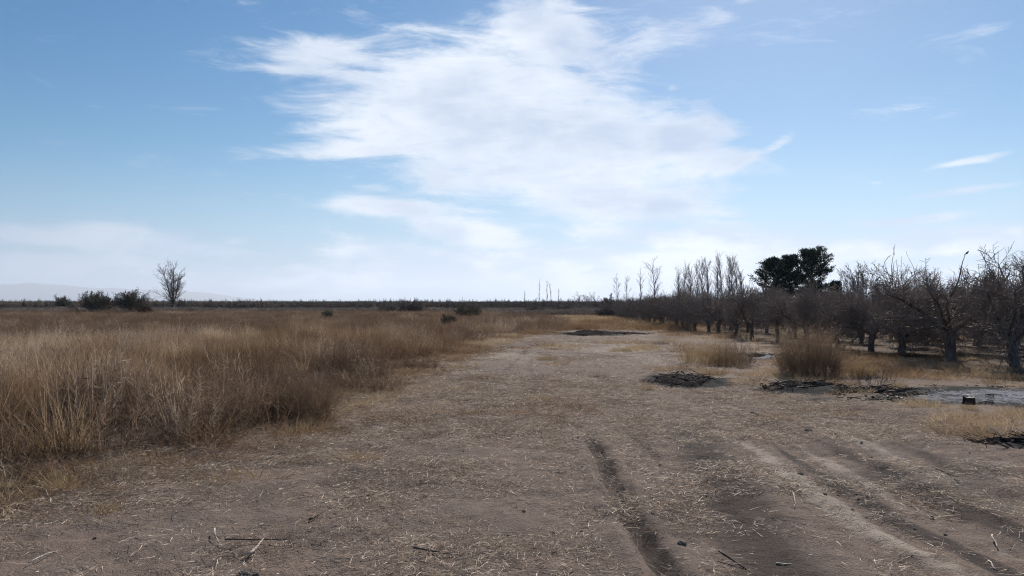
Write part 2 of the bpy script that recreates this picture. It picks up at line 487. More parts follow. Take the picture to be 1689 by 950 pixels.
def weed_clump(rng, n_stem, hgt, rad, width, twigs=9):
    """upright dry weed: stems with many short side twigs and seed tufts"""
    ang = rng.random(n_stem) * 6.283; rr = rad * np.sqrt(rng.random(n_stem))
    P = np.stack([np.cos(ang) * rr, np.sin(ang) * rr, np.zeros(n_stem) - .02], 1)
    D = unit(np.stack([np.cos(ang) * .3 * rr / rad, np.sin(ang) * .3 * rr / rad, np.ones(n_stem)], 1) + rng.normal(size=(n_stem, 3)) * .14)
    L = hgt * (.55 + .5 * rng.random(n_stem)); W = width * (.8 + .6 * rng.random(n_stem))
    parts = [blades(P, D, L, W, .25 * rng.random(n_stem), rng)]
    k = n_stem * twigs
    i = rng.integers(0, n_stem, k); t = .18 + .8 * rng.random(k)
    Q = P[i] + D[i] * (L[i] * t)[:, None]
    E = unit(D[i] * .8 + rng.normal(size=(k, 3)) * .55)
    parts.append(blades(Q, E, hgt * (.08 + .2 * rng.random(k)) * (1.15 - t * .6), width * (.5 + .6 * rng.random(k)), .3 * rng.random(k), rng, seg=2))
    return join(parts)

def straw_patch(rng, n, rad, lmin, lmax, width, lift=.015):
    ang = rng.random(n) * 6.283; rr = rad * np.sqrt(rng.random(n))
    P = np.stack([np.cos(ang) * rr, np.sin(ang) * rr, rng.random(n) * lift + .003], 1)
    a2 = rng.random(n) * 6.283
    D = unit(np.stack([np.cos(a2), np.sin(a2), rng.normal(size=n) * .10 + .05], 1))
    L = lmin + (lmax - lmin) * rng.random(n) ** 2
    V, F, B = blades(P, D, L, width * (.6 + .8 * rng.random(n)), .2 * rng.random(n), rng, seg=2)
    V[:, 2] = np.maximum(V[:, 2], .002)
    return V, F, B

def seg_mesh(segs, sides=3):
    """segs (n,8): p0 p1 r0 r1 -> prisms"""
    S = np.asarray(segs, float)
    p0, p1, r0, r1 = S[:, :3], S[:, 3:6], S[:, 6], S[:, 7]
    d = unit(p1 - p0)
    ref = np.where(np.abs(d[:, 2:3]) > .9, np.array([[1., 0, 0]]), np.array([[0, 0, 1.]]))
    a = unit(np.cross(d, ref)); b = np.cross(d, a)
    n = len(S)
    V = np.zeros((n, 2 * sides, 3))
    for k in range(sides):
        th = 6.28318 * k / sides
        o = a * math.cos(th) + b * math.sin(th)
        V[:, k] = p0 + o * r0[:, None]; V[:, sides + k] = p1 + o * r1[:, None]
    f = np.array([[k, (k + 1) % sides, sides + (k + 1) % sides, sides + k] for k in range(sides)])
    F = ((np.arange(n) * 2 * sides)[:, None, None] + f[None]).reshape(-1, 4)
    return V.reshape(-1, 3), F, np.repeat(RNG.random(n), 2 * sides)

def tube(pts, rad, sides=8):
    pts = np.asarray(pts, float); n = len(pts)
    V = []; 
    d = np.gradient(pts, axis=0); d = unit(d)
    a = unit(np.cross(d[0], [0.3, 0.9, 0.2])); 
    for i in range(n):
        a = unit(a - d[i] * np.dot(a, d[i])); b = np.cross(d[i], a)
        for k in range(sides):
            th = 6.28318 * k / sides
            V.append(pts[i] + (a * math.cos(th) + b * math.sin(th)) * rad[i])
    F = [[i * sides + k, i * sides + (k + 1) % sides, (i + 1) * sides + (k + 1) % sides, (i + 1) * sides + k] for i in range(n - 1) for k in range(sides)]
    V.append(pts[0]); V.append(pts[-1])
    T = [[k, len(V) - 2, (k + 1) % sides] for k in range(sides)] + [[(n - 1) * sides + (k + 1) % sides, len(V) - 1, (n - 1) * sides + k] for k in range(sides)]
    return np.array(V), [np.array(F), np.array(T)]

# ------------------------------------------------------------------ scattered cover (uncountable): instances on points
def make_sources(name, meshes):
    c = bpy.data.collections.new(name)          # not linked to the scene: only a source of shapes
    for i, me in enumerate(meshes):
        o = bpy.data.objects.new('%s_%02d' % (name, i), me); c.objects.link(o)
    return c
def scatter(name, src, P, rot, scl, idx_, tint, label, cat):
    me = bpy.data.meshes.new(name)
    me.vertices.add(len(P)); me.vertices.foreach_set('co', np.asarray(P, np.float32).ravel())
    for k, typ, v in (('rot', 'FLOAT_VECTOR', rot), ('scl', 'FLOAT_VECTOR', scl)):
        me.attributes.new(k, typ, 'POINT').data.foreach_set('vector', np.asarray(v, np.float32).ravel())
    me.attributes.new('idx', 'INT', 'POINT').data.foreach_set('value', np.asarray(idx_, np.int32))
    me.attributes.new('tint', 'FLOAT', 'POINT').data.foreach_set('value', np.asarray(tint, np.float32))
    o = link(bpy.data.objects.new(name, me))
    g = bpy.data.node_groups.new(name + '_scatter', 'GeometryNodeTree')
    g.interface.new_socket('Geometry', in_out='INPUT', socket_type='NodeSocketGeometry')
    g.interface.new_socket('Geometry', in_out='OUTPUT', socket_type='NodeSocketGeometry')
    nd = g.nodes.new
    gi, go = nd('NodeGroupInput'), nd('NodeGroupOutput')
    ci = nd('GeometryNodeCollectionInfo'); ci.inputs['Collection'].default_value = src
    ci.inputs['Separate Children'].default_value = True; ci.inputs['Reset Children'].default_value = True
    ip = nd('GeometryNodeInstanceOnPoints'); ip.inputs['Pick Instance'].default_value = True
    def na(k, dt):
        n = nd('GeometryNodeInputNamedAttribute'); n.data_type = dt; n.inputs['Name'].default_value = k
        return n.outputs['Attribute']
    g.links.new(gi.outputs[0], ip.inputs['Points']); g.links.new(ci.outputs[0], ip.inputs['Instance'])
    g.links.new(na('idx', 'INT'), ip.inputs['Instance Index'])
    e2r = nd('FunctionNodeEulerToRotation'); g.links.new(na('rot', 'FLOAT_VECTOR'), e2r.inputs[0])
    g.links.new(e2r.outputs[0], ip.inputs['Rotation']); g.links.new(na('scl', 'FLOAT_VECTOR'), ip.inputs['Scale'])
    g.links.new(ip.outputs[0], go.inputs[0])
    md = o.modifiers.new('scatter', 'NODES'); md.node_group = g
    return tag(o, label, cat, kind='stuff')
def rand_rot(n, tilt=.12):
    return np.stack([RNG.normal(size=n) * tilt, RNG.normal(size=n) * tilt, RNG.random(n) * 6.283], 1)
def rand_pts(n, x0, x1, y0, y1):
    return x0 + (x1 - x0) * RNG.random(n), y0 + (y1 - y0) * RNG.random(n)
def in_view(x, y, margin=4.0):
    return (np.abs(x) < .66 * y + margin)

DRY = [(.080, .046, .028), (.175, .108, .062), (.30, .20, .115), (.46, .35, .23)]
GREYDRY = [(.080, .051, .035), (.170, .112, .076), (.29, .21, .150), (.46, .37, .28)]
GOLD = [(.16, .105, .060), (.29, .20, .115), (.43, .32, .20), (.56, .46, .33)]
M_DRY = plant_material('dry_grass', DRY, .45, gloss=.025); M_GREY = plant_material('grey_weed', GREYDRY, .42, gloss=.025)
M_GOLD = plant_material('gold_grass', GOLD, .4)
M_STRAW = plant_material('straw', [(.12, .086, .066), (.27, .20, .152), (.46, .365, .285), (.72, .62, .51)], .25, gloss=.048)

src_field = make_sources('src_field',
    [mesh_np('field_a%d' % i, v, f, M_DRY, attrs=dict(bv=b)) for i, (v, f, b) in enumerate([grass_clump(RNG, 95, .68, .24, .55, .0078, .9) for _ in range(4)])] +
    [mesh_np('field_b%d' % i, v, f, M_GREY, attrs=dict(bv=b)) for i, (v, f, b) in enumerate([weed_clump(RNG, 19, .68, .26, .0072, 17) for _ in range(4)])] +
    [mesh_np('field_c%d' % i, v, f, M_GOLD, attrs=dict(bv=b)) for i, (v, f, b) in enumerate([grass_clump(RNG, 85, .66, .22, .40, .0075, .8) for _ in range(3)])])
# order by name: a0-3 -> 0..3, b0-3 -> 4..7, c0-2 -> 8..10 (see make_sources)

def field_points():
    X, Y, S = [], [], []
    for (y0, y1, den, sc) in ((5, 16, 15, 1.0), (16, 32, 9, 1.1), (32, 60, 3.6, 1.45), (60, 122, 1.5, 1.9)):
        xw = .66 * y1 + 5
        n = int((xw + 12) * (y1 - y0) * den)
        x, y = rand_pts(n, -xw, 12, y0, y1)
        d = left_edge(y) - x + (fbm(x * .8, y * .8, 3, 61) - .5) * 2.2
        keep = in_view(x, y, 3) & (d > .1)
        keep &= ~((y > 47) & (x > 3 + (y - 47) * .08))
        keep &= fbm(x / 1.1, y / 1.1, 3, 63) > .41
        X.append(x[keep]); Y.append(y[keep]); S.append(np.full(keep.sum(), sc))
    return np.concatenate(X), np.concatenate(Y), np.concatenate(S)
fx, fy, fs = field_points()
n = len(fx)
pn = fbm(fx / 3.2, fy / 4.5, 3, 65); pn2 = fbm(fx / 2.2, fy / 3.0, 3, 67); tn = fbm(fx / 5, fy / 7, 3, 69)
kind_ = np.where(pn > .57, 0, 1)
kind_ = np.where((pn2 > .64 + .05 * sstep(fy, 14, 30)), 2, kind_)
flip = RNG.random(n) < .18
kind_ = np.where(flip, RNG.integers(0, 2, n), kind_)
fidx = np.where(kind_ == 0, RNG.integers(0, 4, n), np.where(kind_ == 1, 4 + RNG.integers(0, 4, n), 8 + RNG.integers(0, 3, n)))
edge = sstep(left_edge(fy) - fx, 0, 1.2)
fh = (.22 + 1.45 * fbm(fx / .9, fy / .9, 3, 71)) * (.5 + .5 * edge)
fh *= np.where(fy > 60, .75, np.where(fy > 32, .85, 1.0))
fsc = np.stack([fs * 1.0, fs * 1.0, fh * np.where(fs > 1.4, 1.0, 1.0)], 1) * (.85 + .3 * RNG.random(n))[:, None]
ftint = np.clip(.45 + 1.5 * (tn - .5) + 1.2 * (pn2 - .5) + .45 * (fh - .9) - .30 * sstep(fy, 9, 30) - .10 * sstep(fy, 11, 7) + .55 * (fbm(fx / 6, fy / 2.5, 3, 72) - .5) + .20 * RNG.normal(size=n), 0, 1)  # taller clumps tinted lighter: sunlit tops painted into the grass colour
pale_ = RNG.random(n) < .06 * sstep(fy, 40, 12)
ftint = np.where(pale_, .95, ftint); fsc[:, 2] *= np.where(pale_, 1.2, 1.0)
scatter('dry_grass_field', src_field, np.stack([fx, fy, height(fx, fy)], 1), rand_rot(n, .20), fsc, fidx, ftint,
        'tall brown dry grass and weeds covering the open field left of the track', 'grass')

# low dry growth beyond the end of the track and on the right verge
src_low = make_sources('src_low',
    [mesh_np('low_a%d' % i, v, f, M_GOLD, attrs=dict(bv=b)) for i, (v, f, b) in enumerate([grass_clump(RNG, 90, .20, .22, 1.3, .0055, 1.3) for _ in range(3)])] +
    [mesh_np('low_b%d' % i, v, f, M_DRY, attrs=dict(bv=b)) for i, (v, f, b) in enumerate([grass_clump(RNG, 90, .24, .22, 1.1, .0055, 1.2) for _ in range(3)])])
lx, ly = rand_pts(26000, 2, 60, 5, 118)
far_zone = (ly > 45)
d = lx - right_edge(ly) + (fbm(lx * .8, ly * .8, 3, 73) - .5) * 1.6
keep = in_view(lx, ly, 3) & np.where(far_zone, True, d > .15) & (char_mask(lx, ly) < .02)
dens_ = np.where(far_zone, .40, np.where(lx < 11.2, .75, .30)) * np.where(ly < 24, 1.0, .8)
keep &= RNG.random(len(lx)) < dens_
keep &= fbm(lx / 1.1, ly / 1.1, 3, 75) > np.where(lx > 11, .50, .47)
lx, ly = lx[keep], ly[keep]
x2, y2 = rand_pts(5000, -6, 12, 45, 120)
k2 = (x2 > 1 + (y2 - 47) * .08) | (y2 < 52)
k2 &= (char_mask(x2, y2) < 0) & (track_mask(x2, y2) < 0)
lx, ly = np.concatenate([lx, x2[k2]]), np.concatenate([ly, y2[k2]])
# extra dense belt close by, where single blades can be seen
x3, y3 = rand_pts(2600, 4, 13, 6, 24)
k3 = (RNG.random(2600) < .8) & (x3 - right_edge(y3) + (fbm(x3 * .8, y3 * .8, 3, 73) - .5) * 1.6 > .1) & (char_mask(x3, y3) < .02) & (fbm(x3 / .9, y3 / .9, 3, 77) > .50) & in_view(x3, y3, 3)
lx, ly = np.concatenate([lx, x3[k3]]), np.concatenate([ly, y3[k3]])
x4, y4 = rand_pts(1500, -3, 5, 10.5, 34)
k4 = (track_mask(x4, y4) > 0) & (fbm(x4 / 1.3, y4 / 1.3, 3, 78) > .62) & (char_mask(x4, y4) < 0)
x5 = left_edge(gy5 := 5 + 38 * RNG.random(900) ** 1.5) + RNG.normal(size=900) * .55 + .25
lx, ly = np.concatenate([lx, x4[k4], x5]), np.concatenate([ly, y4[k4], gy5])
n = len(lx)
tn = fbm(lx / 2.5, ly / 2.5, 3, 79)
lidx = np.where(tn + RNG.normal(size=n) * .06 > np.where(lx > 11, .60, .47), RNG.integers(0, 3, n), 3 + RNG.integers(0, 3, n))
lsc = (.7 + .6 * RNG.random(n)) * np.where(ly > 45, 2.0, np.where(ly > 24, 1.4, 1.0))
lzs = np.where((lx < 3) & (ly < 40), .35 + .6 * RNG.random(n) ** 2, 1.0) * np.where(ly > 45, .9, np.where(lx > 11, .55, .75 + .5 * fbm(lx / 2, ly / 2, 2, 80)))
scatter('low_dry_grass', src_low, np.stack([lx, ly, height(lx, ly)], 1), rand_rot(n, .12), np.stack([lsc, lsc, lsc * lzs], 1), lidx,
        np.clip(.05 + .75 * tn + .2 * RNG.normal(size=n) - .15 * (lx > 11), 0, 1), 'low golden and brown dry grass on the verge and under the orchard', 'grass')  # grass tint lowered under the orchard, crown shade put into its colour

# straw and chaff lying on the track
src_straw = make_sources('src_straw',
    [mesh_np('straw%d' % i, v, f, M_STRAW, attrs=dict(bv=b)) for i, (v, f, b) in enumerate([straw_patch(RNG, 84, .28, .025, .15, .0040, .020) for _ in range(6)])])
def straw_density(x, y):
    t = sstep(track_mask(x, y), -.6, .2)
    d = .24 + 2.2 * (fbm(x / 1.1, y / 1.1, 4, 81) - .40)
    d = d + .5 * np.exp(-((x - left_edge(y) - .4) / 1.0) ** 2) + .35 * np.exp(-((y - 12.5) / 3.5) ** 2)
    d = d - np.where((x > 1.2) & (y < 12), .22, 0) - .5 * np.exp(-((x - .92) / .16) ** 2) * (y < 10.5)
    d = d * np.where(y > 17, .28, 1.05)
    return np.clip(d, .06, 1) * t
sx, sy = rand_pts(15000, -6, 7, 3.2, 16); k = RNG.random(15000) < straw_density(sx, sy)
sx2, sy2 = rand_pts(7000, -5, 9, 16, 46); k2 = RNG.random(7000) < straw_density(sx2, sy2) * .9
sx, sy = np.concatenate([sx[k], sx2[k2]]), np.concatenate([sy[k], sy2[k2]])
kk = char_mask(sx, sy) < .05; sx, sy = sx[kk], sy[kk]
n = len(sx)
ssc = np.where(sy > 16, 1.5, .85) * (.7 + .6 * RNG.random(n))
scatter('straw_litter', src_straw, np.stack([sx, sy, height(sx, sy) + .002], 1), rand_rot(n, .05), np.stack([ssc] * 3, 1), RNG.integers(0, 6, n),
        np.clip(.48 + .25 * RNG.normal(size=n), 0, 1), 'loose straw and chaff scattered over the dirt track', 'straw')

# stubble: short upright broken stems on the track
src_stub = make_sources('src_stub',
    [mesh_np('stub%d' % i, v, f, M_STRAW, attrs=dict(bv=b)) for i, (v, f, b) in enumerate([grass_clump(RNG, 16, .09, .12, .7, .0035, .9) for _ in range(4)])])
sx, sy = rand_pts(7000, -6, 8, 3.5, 44)
k = (RNG.random(7000) < straw_density(sx, sy) * .8) & (char_mask(sx, sy) < .05) & (fbm(sx / .9, sy / .9, 3, 83) > .47)
sx, sy = sx[k], sy[k]; n = len(sx)
ssc = np.where(sy > 16, 1.5, 1.0) * (.5 + .8 * RNG.random(n))
scatter('stubble', src_stub, np.stack([sx, sy, height(sx, sy)], 1), rand_rot(n, .2), np.stack([ssc] * 3, 1), RNG.integers(0, 4, n),
        np.clip(.40 + .2 * RNG.normal(size=n), 0, 1), 'short broken stubble standing on the dirt track', 'stubble')

# clods of earth
M_CLOD, b_, t_ = new_mat('clod')
n_ = noise(t_.nodes.new('ShaderNodeTexCoord').outputs['Object'], 18, 5, .7)
t_.links.new(mixcol(smooth(n_, .3, .7), (.10, .078, .064), (.19, .15, .122)), b_.inputs['Base Color']); b_.inputs['Roughness'].default_value = 1
def clod_mesh(name, rng, sub=2):
    import bmesh
    bm = bmesh.new(); bmesh.ops.create_icosphere(bm, subdivisions=sub, radius=1)
    o = rng.random(3) * 50
    for v in bm.verts:
        c = v.co
        k = .65 + .7 * float(fbm(np.array([c.x * 1.3 + o[0] + c.z]), np.array([c.y * 1.3 + o[1] - c.z * .7]), 3, 5)[0])
        v.co = c * k
        v.co.z *= .62
    me = bpy.data.meshes.new(name); bm.to_mesh(me); bm.free(); me.materials.append(M_CLOD)
    return me
src_clod = make_sources('src_clod', [clod_mesh('clod%d' % i, RNG, 1) for i in range(6)])
cx, cy = rand_pts(5200, -5, 6, 3.3, 22)
k = (track_mask(cx, cy) > 0) & (RNG.random(5200) < .05 + .75 * np.exp(-((cx - .95) / .22) ** 2) * (cy < 10.5) + .3 * sstep(fbm(cx, cy, 3, 85), .5, .7))
cx, cy = cx[k], cy[k]; n = len(cx)
csc = .005 + .014 * RNG.random(n) ** 4
scatter('soil_clods', src_clod, np.stack([cx, cy, height(cx, cy) + csc * .2], 1), rand_rot(n, .5), np.stack([csc] * 3, 1), RNG.integers(0, 6, n), RNG.random(n),
        'small crumbs and clods of soil lying on the track', 'soil')
# ------------------------------------------------------------------ trees
M_BARK = bark_material('orchard_bark', (.085, .068, .060), (.21, .175, .155))
M_TWIG = bark_material('orchard_twig', (.155, .122, .106), (.29, .235, .20), 30)
M_GREYBARK = bark_material('grey_bark', (.075, .066, .058), (.17, .15, .13))
M_PALETWIG = bark_material('pale_twig', (.20, .178, .158), (.34, .31, .28), 30)

def grow(rng, p, d, length, r, level, spec, out):
    """out[level] collects segments; spec per level: (nseg, jitter, up, n_child, child_angle, child_len, first)"""
    nseg, jit, up, nch, ang, cl, first = spec[level]
    pts = [np.array(p, float)]; dirs = []
    d = np.array(d, float); rr = [r]
    for k in range(nseg):
        d = unit(d + rng.normal(size=3) * jit + np.array([0, 0, up]))
        pts.append(pts[-1] + d * length / nseg); dirs.append(d)
        rr.append(r * (1 - .72 * (k + 1) / nseg))
    for k in range(nseg):
        out[level].append((*pts[k], *pts[k + 1], rr[k], rr[k + 1]))
    if level + 1 < len(spec):
        for i in range(nch):
            t = first + (1 - first) * (i + rng.random()) / nch
            f = t * nseg; k = min(int(f), nseg - 1)
            q = pts[k] + (pts[k + 1] - pts[k]) * (f - k)
            a = rng.random() * 6.283
            s = unit(np.cross(dirs[k], [math.cos(a), math.sin(a), .3]))
            aa = ang * (.7 + .6 * rng.random())
            nd_ = dirs[k] * math.cos(aa) + s * math.sin(aa)
            grow(rng, q, nd_, length * cl * (.6 + .8 * rng.random()) * (1.15 - .5 * t), (rr[k] * .55 + .001), level + 1, spec, out)
    return pts, rr

def obj(name, me, parent=None, loc=None):
    o = bpy.data.objects.new(name, me)
    if loc is not None: o.location = loc
    return link(o, parent)

# --- orchard trees: short thick trunk, crooked scaffold limbs, dense twiggy crown
def orchard_variant(i, rng):
    th = .55 + .25 * rng.random(); tr = .070 + .026 * rng.random()
    lean = rng.normal(size=2) * .06
    tp = [np.array([lean[0] * t * th, lean[1] * t * th, -.08 + t * (th + .08)]) + np.array([*(rng.normal(size=2) * .012), 0]) for t in np.linspace(0, 1, 7)]
    rad = tr * np.array([1.35, 1.1, 1.0, .97, 1.0, 1.08, 1.05])
    tv, tf = tube(tp, rad, 9)
    trunk = mesh_np('orchard_trunk_%d' % i, tv, tf, M_BARK, True)
    spec = [(6, .22, .06, 12, .95, .52, .10), (4, .24, .03, 11, .9, .55, .08), (3, .24, .03, 6, .8, .46, .12), (1, .2, .1, 0, 0, 0, 0)]
    limbs = []; fine = [[], [], [], []]
    nl = rng.integers(4, 6)
    a0 = rng.random() * 6.28
    for k in range(nl):
        a = a0 + 6.283 * k / nl + rng.normal() * .25
        e = .55 + .5 * rng.random()
        d = np.array([math.cos(a) * math.cos(e), math.sin(a) * math.cos(e), math.sin(e)])
        out = [[], [], [], []]
        pts, rr = grow(rng, tp[-1] - np.array([0, 0, .05]) + d * .03, d, 1.10 + .80 * rng.random(), tr * .60, 0, spec, out)
        lv, lf = tube(pts, rr, 6)
        limbs.append((lv, lf))
        for q in (1, 2, 3): fine[q] += out[q]
    # upright water shoots
    for k in range(int(14 + 10 * rng.random())):
        s = fine[1][rng.integers(0, len(fine[1]))]
        p = np.array(s[3:6]); L = .35 + .75 * rng.random() ** 1.5
        d = unit(np.array([rng.normal() * .22, rng.normal() * .22, 1]))
        m_ = p + d * L * .5; e_ = m_ + unit(d + rng.normal(size=3) * .1) * L * .5
        fine[2] += [(*p, *m_, .009, .007), (*m_, *e_, .007, .003)]
        for w_ in range(5):
            t_w = rng.random(); b_w = p + (e_ - p) * t_w
            fine[3].append((*b_w, *(b_w + unit(d + rng.normal(size=3) * .5) * L * .25 * rng.random()), .005, .003))
    v1 = seg_mesh(fine[1], 4); F = np.array(fine[2] + fine[3]); F[:, 6:8] = np.maximum(F[:, 6:8], .0036)
    v2 = seg_mesh(F, 3)
    cv, cf, cb = join([v1, v2])
    crown = mesh_np('orchard_crown_%d' % i, cv, cf, M_TWIG)
    limb_me = [mesh_np('orchard_limb_%d_%d' % (i, k), lv, lf, M_BARK, True) for k, (lv, lf) in enumerate(limbs)]
    lv, lf, lb = join([(v, np.concatenate([f[0]]), np.zeros(len(v))) for v, f in limbs])
    both = join([(cv, cf[0], cb), (lv, lf[0], lb)])
    crown_all = mesh_np('orchard_crown_limbs_%d' % i, both[0], both[1], M_TWIG)
    return trunk, limb_me, crown, crown_all
RT = np.random.default_rng(5)
ORCH = [orchard_variant(i, RT) for i in range(8)]
def orchard_tree(x, y, s, rz, v, label, group, near):
    o = empty('orchard_tree', (x, y, gz(x, y)), rz, (s * 1.16, s * 1.16, s))
    tag(o, label, 'fruit tree', group)
    trunk, limbs, crown, crown_all = ORCH[v]
    obj('trunk', trunk, o)
    if near:
        c = obj('crown', crown, o)
        for l in limbs: obj('limb', l, c)
    else:
        obj('crown', crown_all, o)
    return o
FRONT = [(1672, 610), (1567, 600), (1487, 588), (1435, 583), (1382, 576), (1330, 571), (1283, 565), (1240, 560), (1213, 556), (1185, 552)]
WORDS = ['first', 'second', 'third', 'fourth', 'fifth', 'sixth', 'seventh', 'eighth', 'ninth', 'tenth']
SPECIAL = {0: 'bare orchard tree cut by the right edge, nearest of the front row', 1: 'tallest bare orchard tree, crooked top limb reaching left, thick leaning trunk',
           2: 'bare orchard tree with a straight clear trunk beside the tallest orchard tree', 3: 'bare orchard tree with forked low trunk behind the dry verge grass'}
SIZE = [1.06, 1.14, .95, .97, .90, .91, .85, .86, .81, .83]
front_pts = []
for k, (px, py) in enumerate(FRONT):
    x, y = gp(px, py)
    front_pts.append((x, y))
    lab = SPECIAL.get(k, 'bare orchard tree, %s of the front row counting from the right edge' % WORDS[k])
    orchard_tree(x, y, SIZE[k], RT.random() * 6.28, (k * 3 + 1) % 8, lab, 'orchard trees of the front row', True)
yy = front_pts[-1][1]; k = 0
while yy < 96:
    yy += 2.3
    x = np.interp(yy, [40, 60, 74, 100], [10.3, 10.6, 11.2, 13.2]) + RT.normal() * .2
    s = np.interp(yy, [38, 60, 100], [.93, .80, .72]) * (.95 + .1 * RT.random())
    orchard_tree(x, yy, s, RT.random() * 6.28, int(RT.integers(0, 8)), 'small bare orchard tree at the far end of the front row',
                 'far orchard trees of the front row', False)
ROWW = ['first', 'second', 'third', 'fourth', 'fifth', 'sixth', 'seventh', 'eighth', 'ninth', 'tenth', 'eleventh', 'twelfth']
for row in range(1, 12):
    xo = row * 2.7
    yy = 17 + RT.random() * 2
    while yy < 92 - row * 3:
        yy += (2.6 if yy < 45 else 2.3) + RT.normal() * .12
        x = np.interp(yy, [19, 42, 60, 74, 100], [11.9, 10.3, 10.6, 11.2, 13.2]) + xo + RT.normal() * .22
        if x > .655 * yy + 2.0: continue
        if row > 5 and yy > 72 or row > 7 and yy < 40: continue
        s = np.interp(yy, [18, 40, 60, 100], [.95, .84, .79, .76]) * (.82 + .36 * RT.random())
        orchard_tree(x, yy, s, RT.random() * 6.28, int(RT.integers(0, 8)), 'bare orchard tree in the %s row back, at the %s stretch of the orchard' % (ROWW[row], 'near' if yy < 36 else 'middle' if yy < 60 else 'far'),
                     'orchard trees of the %s row, %s stretch' % (ROWW[row], 'near' if yy < 36 else 'middle' if yy < 60 else 'far'), False)

# --- other leafless trees
def bare_tree(name, label, cat, x, y, hgt, spec, trunk_r, seed, n_lead=1, lead_angle=.3, trunk_h=.12, mats=(None, None), group=None, fine_r=.010, lead_len=1.0):
    rng = np.random.default_rng(seed)
    o = empty(name, (x, y, gz(x, y)))
    tag(o, label, cat, group)
    out = [[] for _ in spec]
    th = hgt * trunk_h
    tp = [np.array([0, 0, -.15]), np.array([rng.normal() * .02, rng.normal() * .02, th * .5]), np.array([0, 0, th])]
    tv, tf = tube(tp, [trunk_r * 1.25, trunk_r * 1.05, trunk_r], 8)
    limbs = []
    for k in range(n_lead):
        a = 6.283 * k / max(n_lead - 1, 1) + rng.normal() * .2
        e = 0 if k == 0 else lead_angle * (.7 + .6 * rng.random())
        d = np.array([math.cos(a) * math.sin(e), math.sin(a) * math.sin(e), math.cos(e)])
        L = (hgt - th) * (lead_len if k == 0 else lead_len * (.8 + .2 * rng.random()))
        pts, rr = grow(rng, np.array([0, 0, th * (.9 if k else 1)]), d, L, trunk_r * (1 if k == 0 else .6), 0, spec, out)
        limbs.append(tube(pts, np.maximum(rr, fine_r), 6))
    obj('trunk', mesh_np('trunk', tv, tf, mats[0], True), o)
    S = []
    for q in range(1, len(spec)): S += out[q]
    S = np.array(S); S[:, 6:8] = np.maximum(S[:, 6:8], fine_r)
    V, F, B = seg_mesh(S, 3)
    c = obj('crown', mesh_np('crown', V, F, mats[1]), o)
    for lv, lf in limbs: obj('limb' if n_lead > 1 else 'leader', mesh_np('limb', lv, lf, mats[0], True), c)
    return o
GB = (M_GREYBARK, M_PALETWIG)
DB = (M_BARK, M_TWIG)
x, y = at(286, 150)
bare_tree('bare_tree', 'lone leafless tree with a broad fan-shaped crown on the left horizon', 'tree', x, y, 9.2,
          [(9, .012, .012, 15, .72, .33, .05), (5, .04, .05, 8, .45, .42, .15), (3, .05, .05, 3, .40, .5, .2), (1, .1, .02, 0, 0, 0, 0)],
          .17, 3, n_lead=7, lead_angle=.31, trunk_h=.14, mats=DB, fine_r=.009, lead_len=.93)
POP = [(7, .025, .05, 46, .46, .24, .08), (3, .08, .11, 6, .40, .5, .12), (2, .08, .08, 0, 0, 0, 0)]
OPEN = [(7, .03, .04, 24, .66, .32, .16), (4, .07, .06, 7, .55, .5, .2), (2, .1, .05, 0, 0, 0, 0)]
SLIM = [(7, .035, .04, 18, .55, .22, .16), (3, .08, .08, 5, .5, .5, .2), (2, .1, .05, 0, 0, 0, 0)]
def top_h(py, dist): return CAM_H + (HORIZON - py) / F_PX * dist
pops = [(1119, 452, 0), (1128, 445, 0), (1138, 448, 0), (1150, 441, 0), (1158, 436, 0), (1166, 440, 0), (1182, 437, 1), (1192, 431, 1), (1201, 432, 1), (1209, 434, 1), (1217, 440, 1), (1223, 452, 1)]
names_p = ['leftmost', 'second', 'third', 'fourth', 'fifth', 'rightmost']
for k, (px, py, g) in enumerate(pops):
    x, y = at(px, 108 + 5 * math.sin(k * 2.1))
    bare_tree('poplar_tree', 'slender leafless poplar, %s of the %s poplar cluster behind the orchard' % (names_p[k % 6], ('left', 'right')[g]), 'poplar',
              x, y, top_h(py, y), POP, .075, 40 + k, trunk_h=.08, mats=GB, group='poplars behind the orchard', fine_r=.009 + .004 * ((k * 7) % 3) / 2)
for k, (px, py, dist, sp, lab) in enumerate([
        (1080, 441, 112, OPEN, 'tallest of the open-crowned leafless trees left of the poplars'),
        (1057, 451, 116, SLIM, 'thin leafless tree just left of the tallest open-crowned tree'),
        (1018, 459, 125, SLIM, 'thin leafless sapling, left of a close pair above the orchard end'),
        (1033, 460, 128, SLIM, 'thin leafless sapling, right of a close pair above the orchard end'),
        (865, 481, 140, POP, 'low leafless sapling with bushy tip, leftmost on the mid horizon'),
        (889, 467, 140, POP, 'single straight bare pole-like sapling on the mid horizon'),
        (902, 466, 140, POP, 'left sapling of a tall bare pair on the mid horizon'),
        (910, 468, 142, POP, 'right sapling of a tall bare pair on the mid horizon'),
        (922, 478, 142, POP, 'faint short bare sapling right of the bare pair on the horizon')]):
    x, y = at(px, dist)
    sp2 = sp if k < 4 else [(sp[0][0], .03, .05, 12, .26, .16, .2), (2, .06, .1, 3, .3, .5, .2), (1, .08, .08, 0, 0, 0, 0)]
    bare_tree('sapling' if k > 0 else 'bare_tree', lab, 'tree', x, y, top_h(py, dist), sp2, .075 if k < 2 else .05, 70 + k, trunk_h=.1, mats=GB, fine_r=.012)
x, y = at(1006, 140)
bare_tree('round_tree', 'small round dense leafless tree on the horizon left of the orchard', 'tree', x, y, 3.4,
          [(4, .12, .02, 10, .8, .5, .1), (3, .14, .02, 7, .7, .5, .1), (2, .15, .0, 5, .7, .5, .1), (1, .1, 0, 0, 0, 0, 0)], .12, 90, n_lead=8, lead_angle=.85, trunk_h=.16, mats=DB, fine_r=.020, lead_len=.75)
